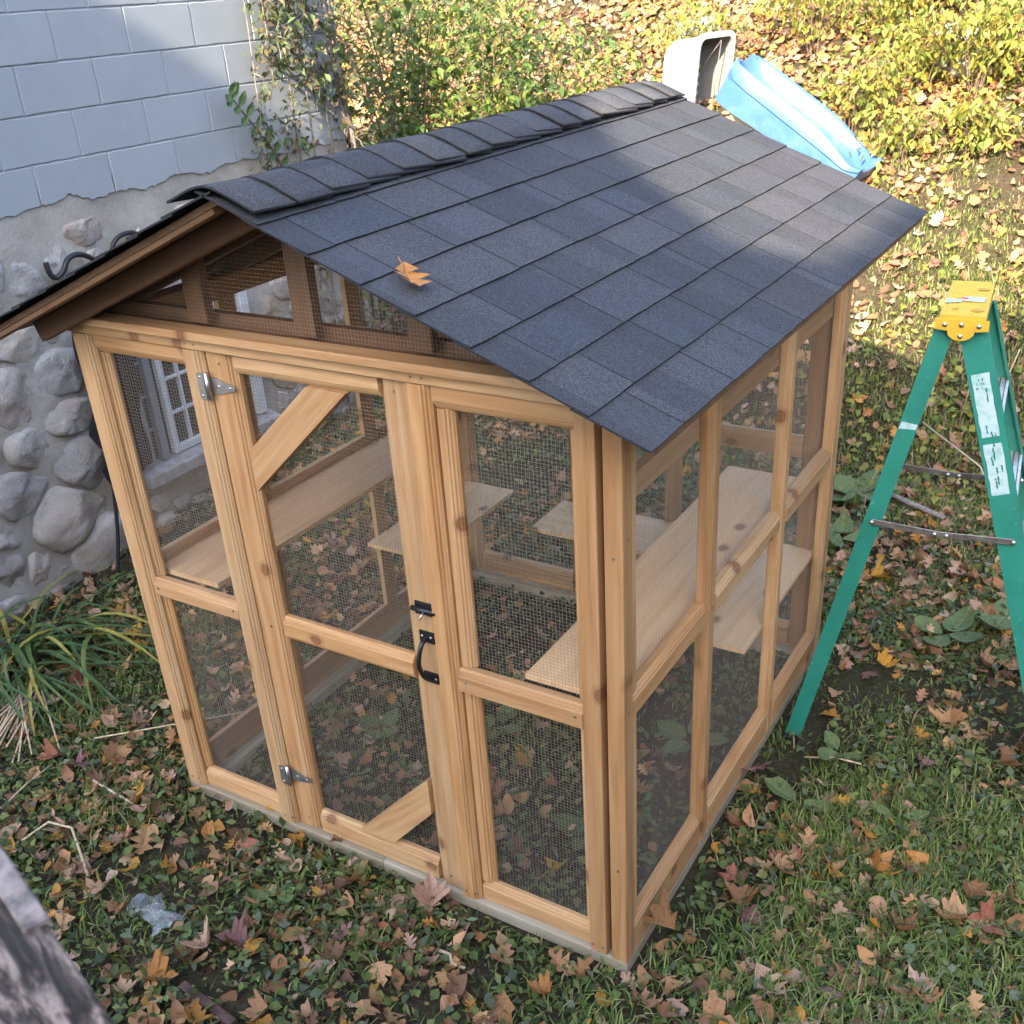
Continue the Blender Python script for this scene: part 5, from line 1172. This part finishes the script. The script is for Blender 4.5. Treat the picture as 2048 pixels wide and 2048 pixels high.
for i in range(64):
    bx_, by_ = -1.62 + rs.normal(0, 0.14), 0.42 + rs.normal(0, 0.17); a = rs.normal(-0.35, 0.75) if rs.random() < 0.75 else rs.uniform(0, 6.28)
    ax, ay = np.array([bx_]), np.array([by_]); v, f = strap((bx_, by_, float(terr(ax, ay)[0])), a, rs.uniform(0.35, 0.85), rs.uniform(0.08, 0.24), rs.uniform(0.008, 0.014))
    o = link('leaf', pydata('leaf', v, f, True), e, None, rebase(e)); o.data.materials.append(M['fallen'])
    o.color = (0.075, 0.14, 0.045, 1) if rs.random() < 0.68 else ((0.36, 0.33, 0.06, 1) if rs.random() < 0.55 else (0.13, 0.20, 0.05, 1))
e = empty('straw_bundle', (-1.05, 0.0, GZ)); setp(e, 'small bundle of dry pale straw stalks below the strap leaf clump', 'straw')
for i in range(22):
    a = Vector((-1.18 + rs.normal(0, 0.035), 0.12 + rs.normal(0, 0.03), GZ + rs.uniform(0.03, 0.09))); b2 = Vector((-0.96 + rs.normal(0, 0.09), -0.20 + rs.normal(0, 0.06), GZ + rs.uniform(0.02, 0.05)))
    tube('stalk', e, 'stick', [a, (a + b2) / 2 + Vector((0, 0, rs.uniform(0, 0.03))), b2], 0.0042, 5)
def stalk(pts, r_, label, mat='stick', nm='dry_stalk', cat='stalk'):
    P = [Vector((x, y, float(terr(np.array([x]), np.array([y]))[0]) + z)) for x, y, z in pts]; setp(tube(nm, None, mat, P, r_, 6), label, cat, 'dry stalks on the ground')
stalk([(-0.375, -0.548, 0.03), (-0.346, -0.438, 0.05), (-0.23, -0.417, 0.05), (0.027, -0.554, 0.03)], 0.0055, 'pale dry stalk bent twice lying left of the enclosure near the deck rail')
stalk([(-0.625, -0.463, 0.03), (-0.645, -0.32, 0.04), (-0.667, -0.176, 0.03)], 0.0045, 'straight thin pale stalk at the left edge below the straw')
stalk([(-0.424, -0.17, 0.04), (-0.131, -0.196, 0.03)], 0.0065, 'short tan stalk lying left of the front corner post')
stalk([(-0.62, 0.02, 0.05), (-0.30, 0.30, 0.05), (-0.02, 0.55, 0.06)], 0.0035, 'long thin stalk slanting towards the left corner post')
stalk([(1.40, -0.225, 0.03), (1.455, -0.225, 0.035), (1.475, -0.25, 0.03), (1.525, -0.245, 0.03)], 0.006, 'short whitish crooked stick on the grass before the right panel', 'stick', 'stick', 'stick')
stalk([(1.05, -0.28, 0.02), (1.14, -0.14, 0.035), (1.26, -0.02, 0.05)], 0.0035, 'thin brown twig by the pale leaf at the sill', 'twig', 'stick', 'stick')
stalk([(2.35, 4.2, 0.05), (2.7, 3.6, 0.30), (3.1, 3.1, 0.5)], 0.005, 'long pale stem crossing behind the ladder')
stalk([(1.9, 4.6, 0.10), (2.35, 4.0, 0.28), (2.55, 3.6, 0.12)], 0.005, 'pale bent stem between the back post and the ladder')
stalk([(2.1, 4.7, 0.02), (2.15, 4.62, 0.4), (2.12, 4.5, 0.75)], 0.005, 'upright dry stem seen between the ladder legs, left one')
stalk([(2.35, 4.7, 0.02), (2.34, 4.62, 0.4), (2.40, 4.5, 0.7)], 0.005, 'upright dry stem seen between the ladder legs, right one')
stalk([(1.75, 4.0, 0.06), (1.95, 3.8, 0.07), (2.25, 3.65, 0.05)], 0.016, 'grey fallen branch lying behind the ladder legs', 'greytwig', 'branch', 'branch')
stalk([(2.18, 1.30, 0.03), (2.30, 1.33, 0.04), (2.40, 1.32, 0.05)], 0.004, 'thin pale stem on the bare soil near the ladder foot')
# broad leaved weeds
def dock(x, y, n, sz, label):
    z = float(terr(np.array([x]), np.array([y]))[0]); e = empty('broad_leaf_weed', (x, y, z)); setp(e, label, 'weed', 'broad leaved weeds in the grass')
    for i in range(n):
        a = 6.283 * i / n + rs.uniform(-0.4, 0.4); v, f = leaf_geo(('oval', 'oval', 'round')[i % 3], rs, rs.uniform(0.0, 0.9), rs.uniform(0.2, 1.3), False)
        d = Vector((math.cos(a), math.sin(a), 0.22)); mtx = frame((x + math.cos(a) * 0.02, y + math.sin(a) * 0.02, z + 0.03), d.cross(Vector((0, 0, 1))), d) @ Matrix.Scale(sz * rs.uniform(0.7, 1.1), 4)
        o = link('leaf', pydata('leaf', v, f), e, None, rebase(e) @ mtx); o.data.materials.append(M['fallen']); g = rs.uniform(0.8, 1.25); o.color = (0.12 * g, 0.175 * g, 0.06 * g, 1)
for a in ((1.70, 3.75, 5, 0.26, 'large dock weed close to the back corner post'), (1.78, 3.2, 4, 0.22, 'grey green dock weed below the large one at the back corner'), (2.50, 2.45, 4, 0.19, 'broad leaved weed behind the ladder, between its legs'), (2.72, 2.70, 3, 0.20, 'broad leaved weed by the front ladder rail'),
          (2.25, 1.02, 2, 0.15, 'broad pale green leaf weed on the soil right of the side wall'), (2.60, 1.10, 2, 0.12, 'single broad green weed in the middle of the right grass'), (2.30, 1.38, 3, 0.11, 'small broad weed beside the ladder foot'), (0.75, -0.32, 5, 0.075, 'leafy green weed in front of the door sill'),
          (0.95, 0.9, 4, 0.14, 'broad leaved weed growing inside the enclosure near its middle'), (1.6, 0.5, 4, 0.13, 'broad leaved weed inside behind the right front panel'), (0.5, 0.65, 4, 0.11, 'broad leaved weed inside behind the left front panel'), (1.72, 1.2, 4, 0.16, 'grey green broad weed inside behind the side mesh')): dock(*a)
# plastic wrapper
v = []; f = []; nw = 7
rsw = np.random.default_rng(6)
for j in range(nw + 1):
    for i in range(nw + 1):
        a, b2 = i / nw - 0.5, j / nw - 0.5
        v.append((0.42 + a * 0.22 * (1 - 0.5 * abs(b2)) + b2 * 0.05 + rsw.normal(0, 0.006), -0.575 + b2 * 0.11 * (0.55 + abs(a)) - a * 0.03 + rsw.normal(0, 0.006), GZ + 0.045 + 0.03 * math.cos(b2 * 5) * (0.4 + abs(a)) + rsw.normal(0, 0.007)))
for j in range(nw):
    for i in range(nw): k = j * (nw + 1) + i; f.append((k, k + 1, k + nw + 2, k + nw + 1))
o = link('plastic_wrapper', pydata('plastic_wrapper', v, f), None, 'plasticfilm'); setp(o, 'crumpled clear plastic wrapper among the leaves left of the door', 'wrapper'); md = o.modifiers.new('t', 'SOLIDIFY'); md.thickness = 0.001
beam('edging_strip', None, 'rust', (0.73, -0.745, GZ + 0.04), (0.99, -0.775, GZ + 0.04), (0, 1, 0), (0, 0, -1), 0.03, 0.06)
setp(bpy.data.objects['edging_strip'], 'rusty brown metal edging strip half buried at the bottom edge', 'edging')
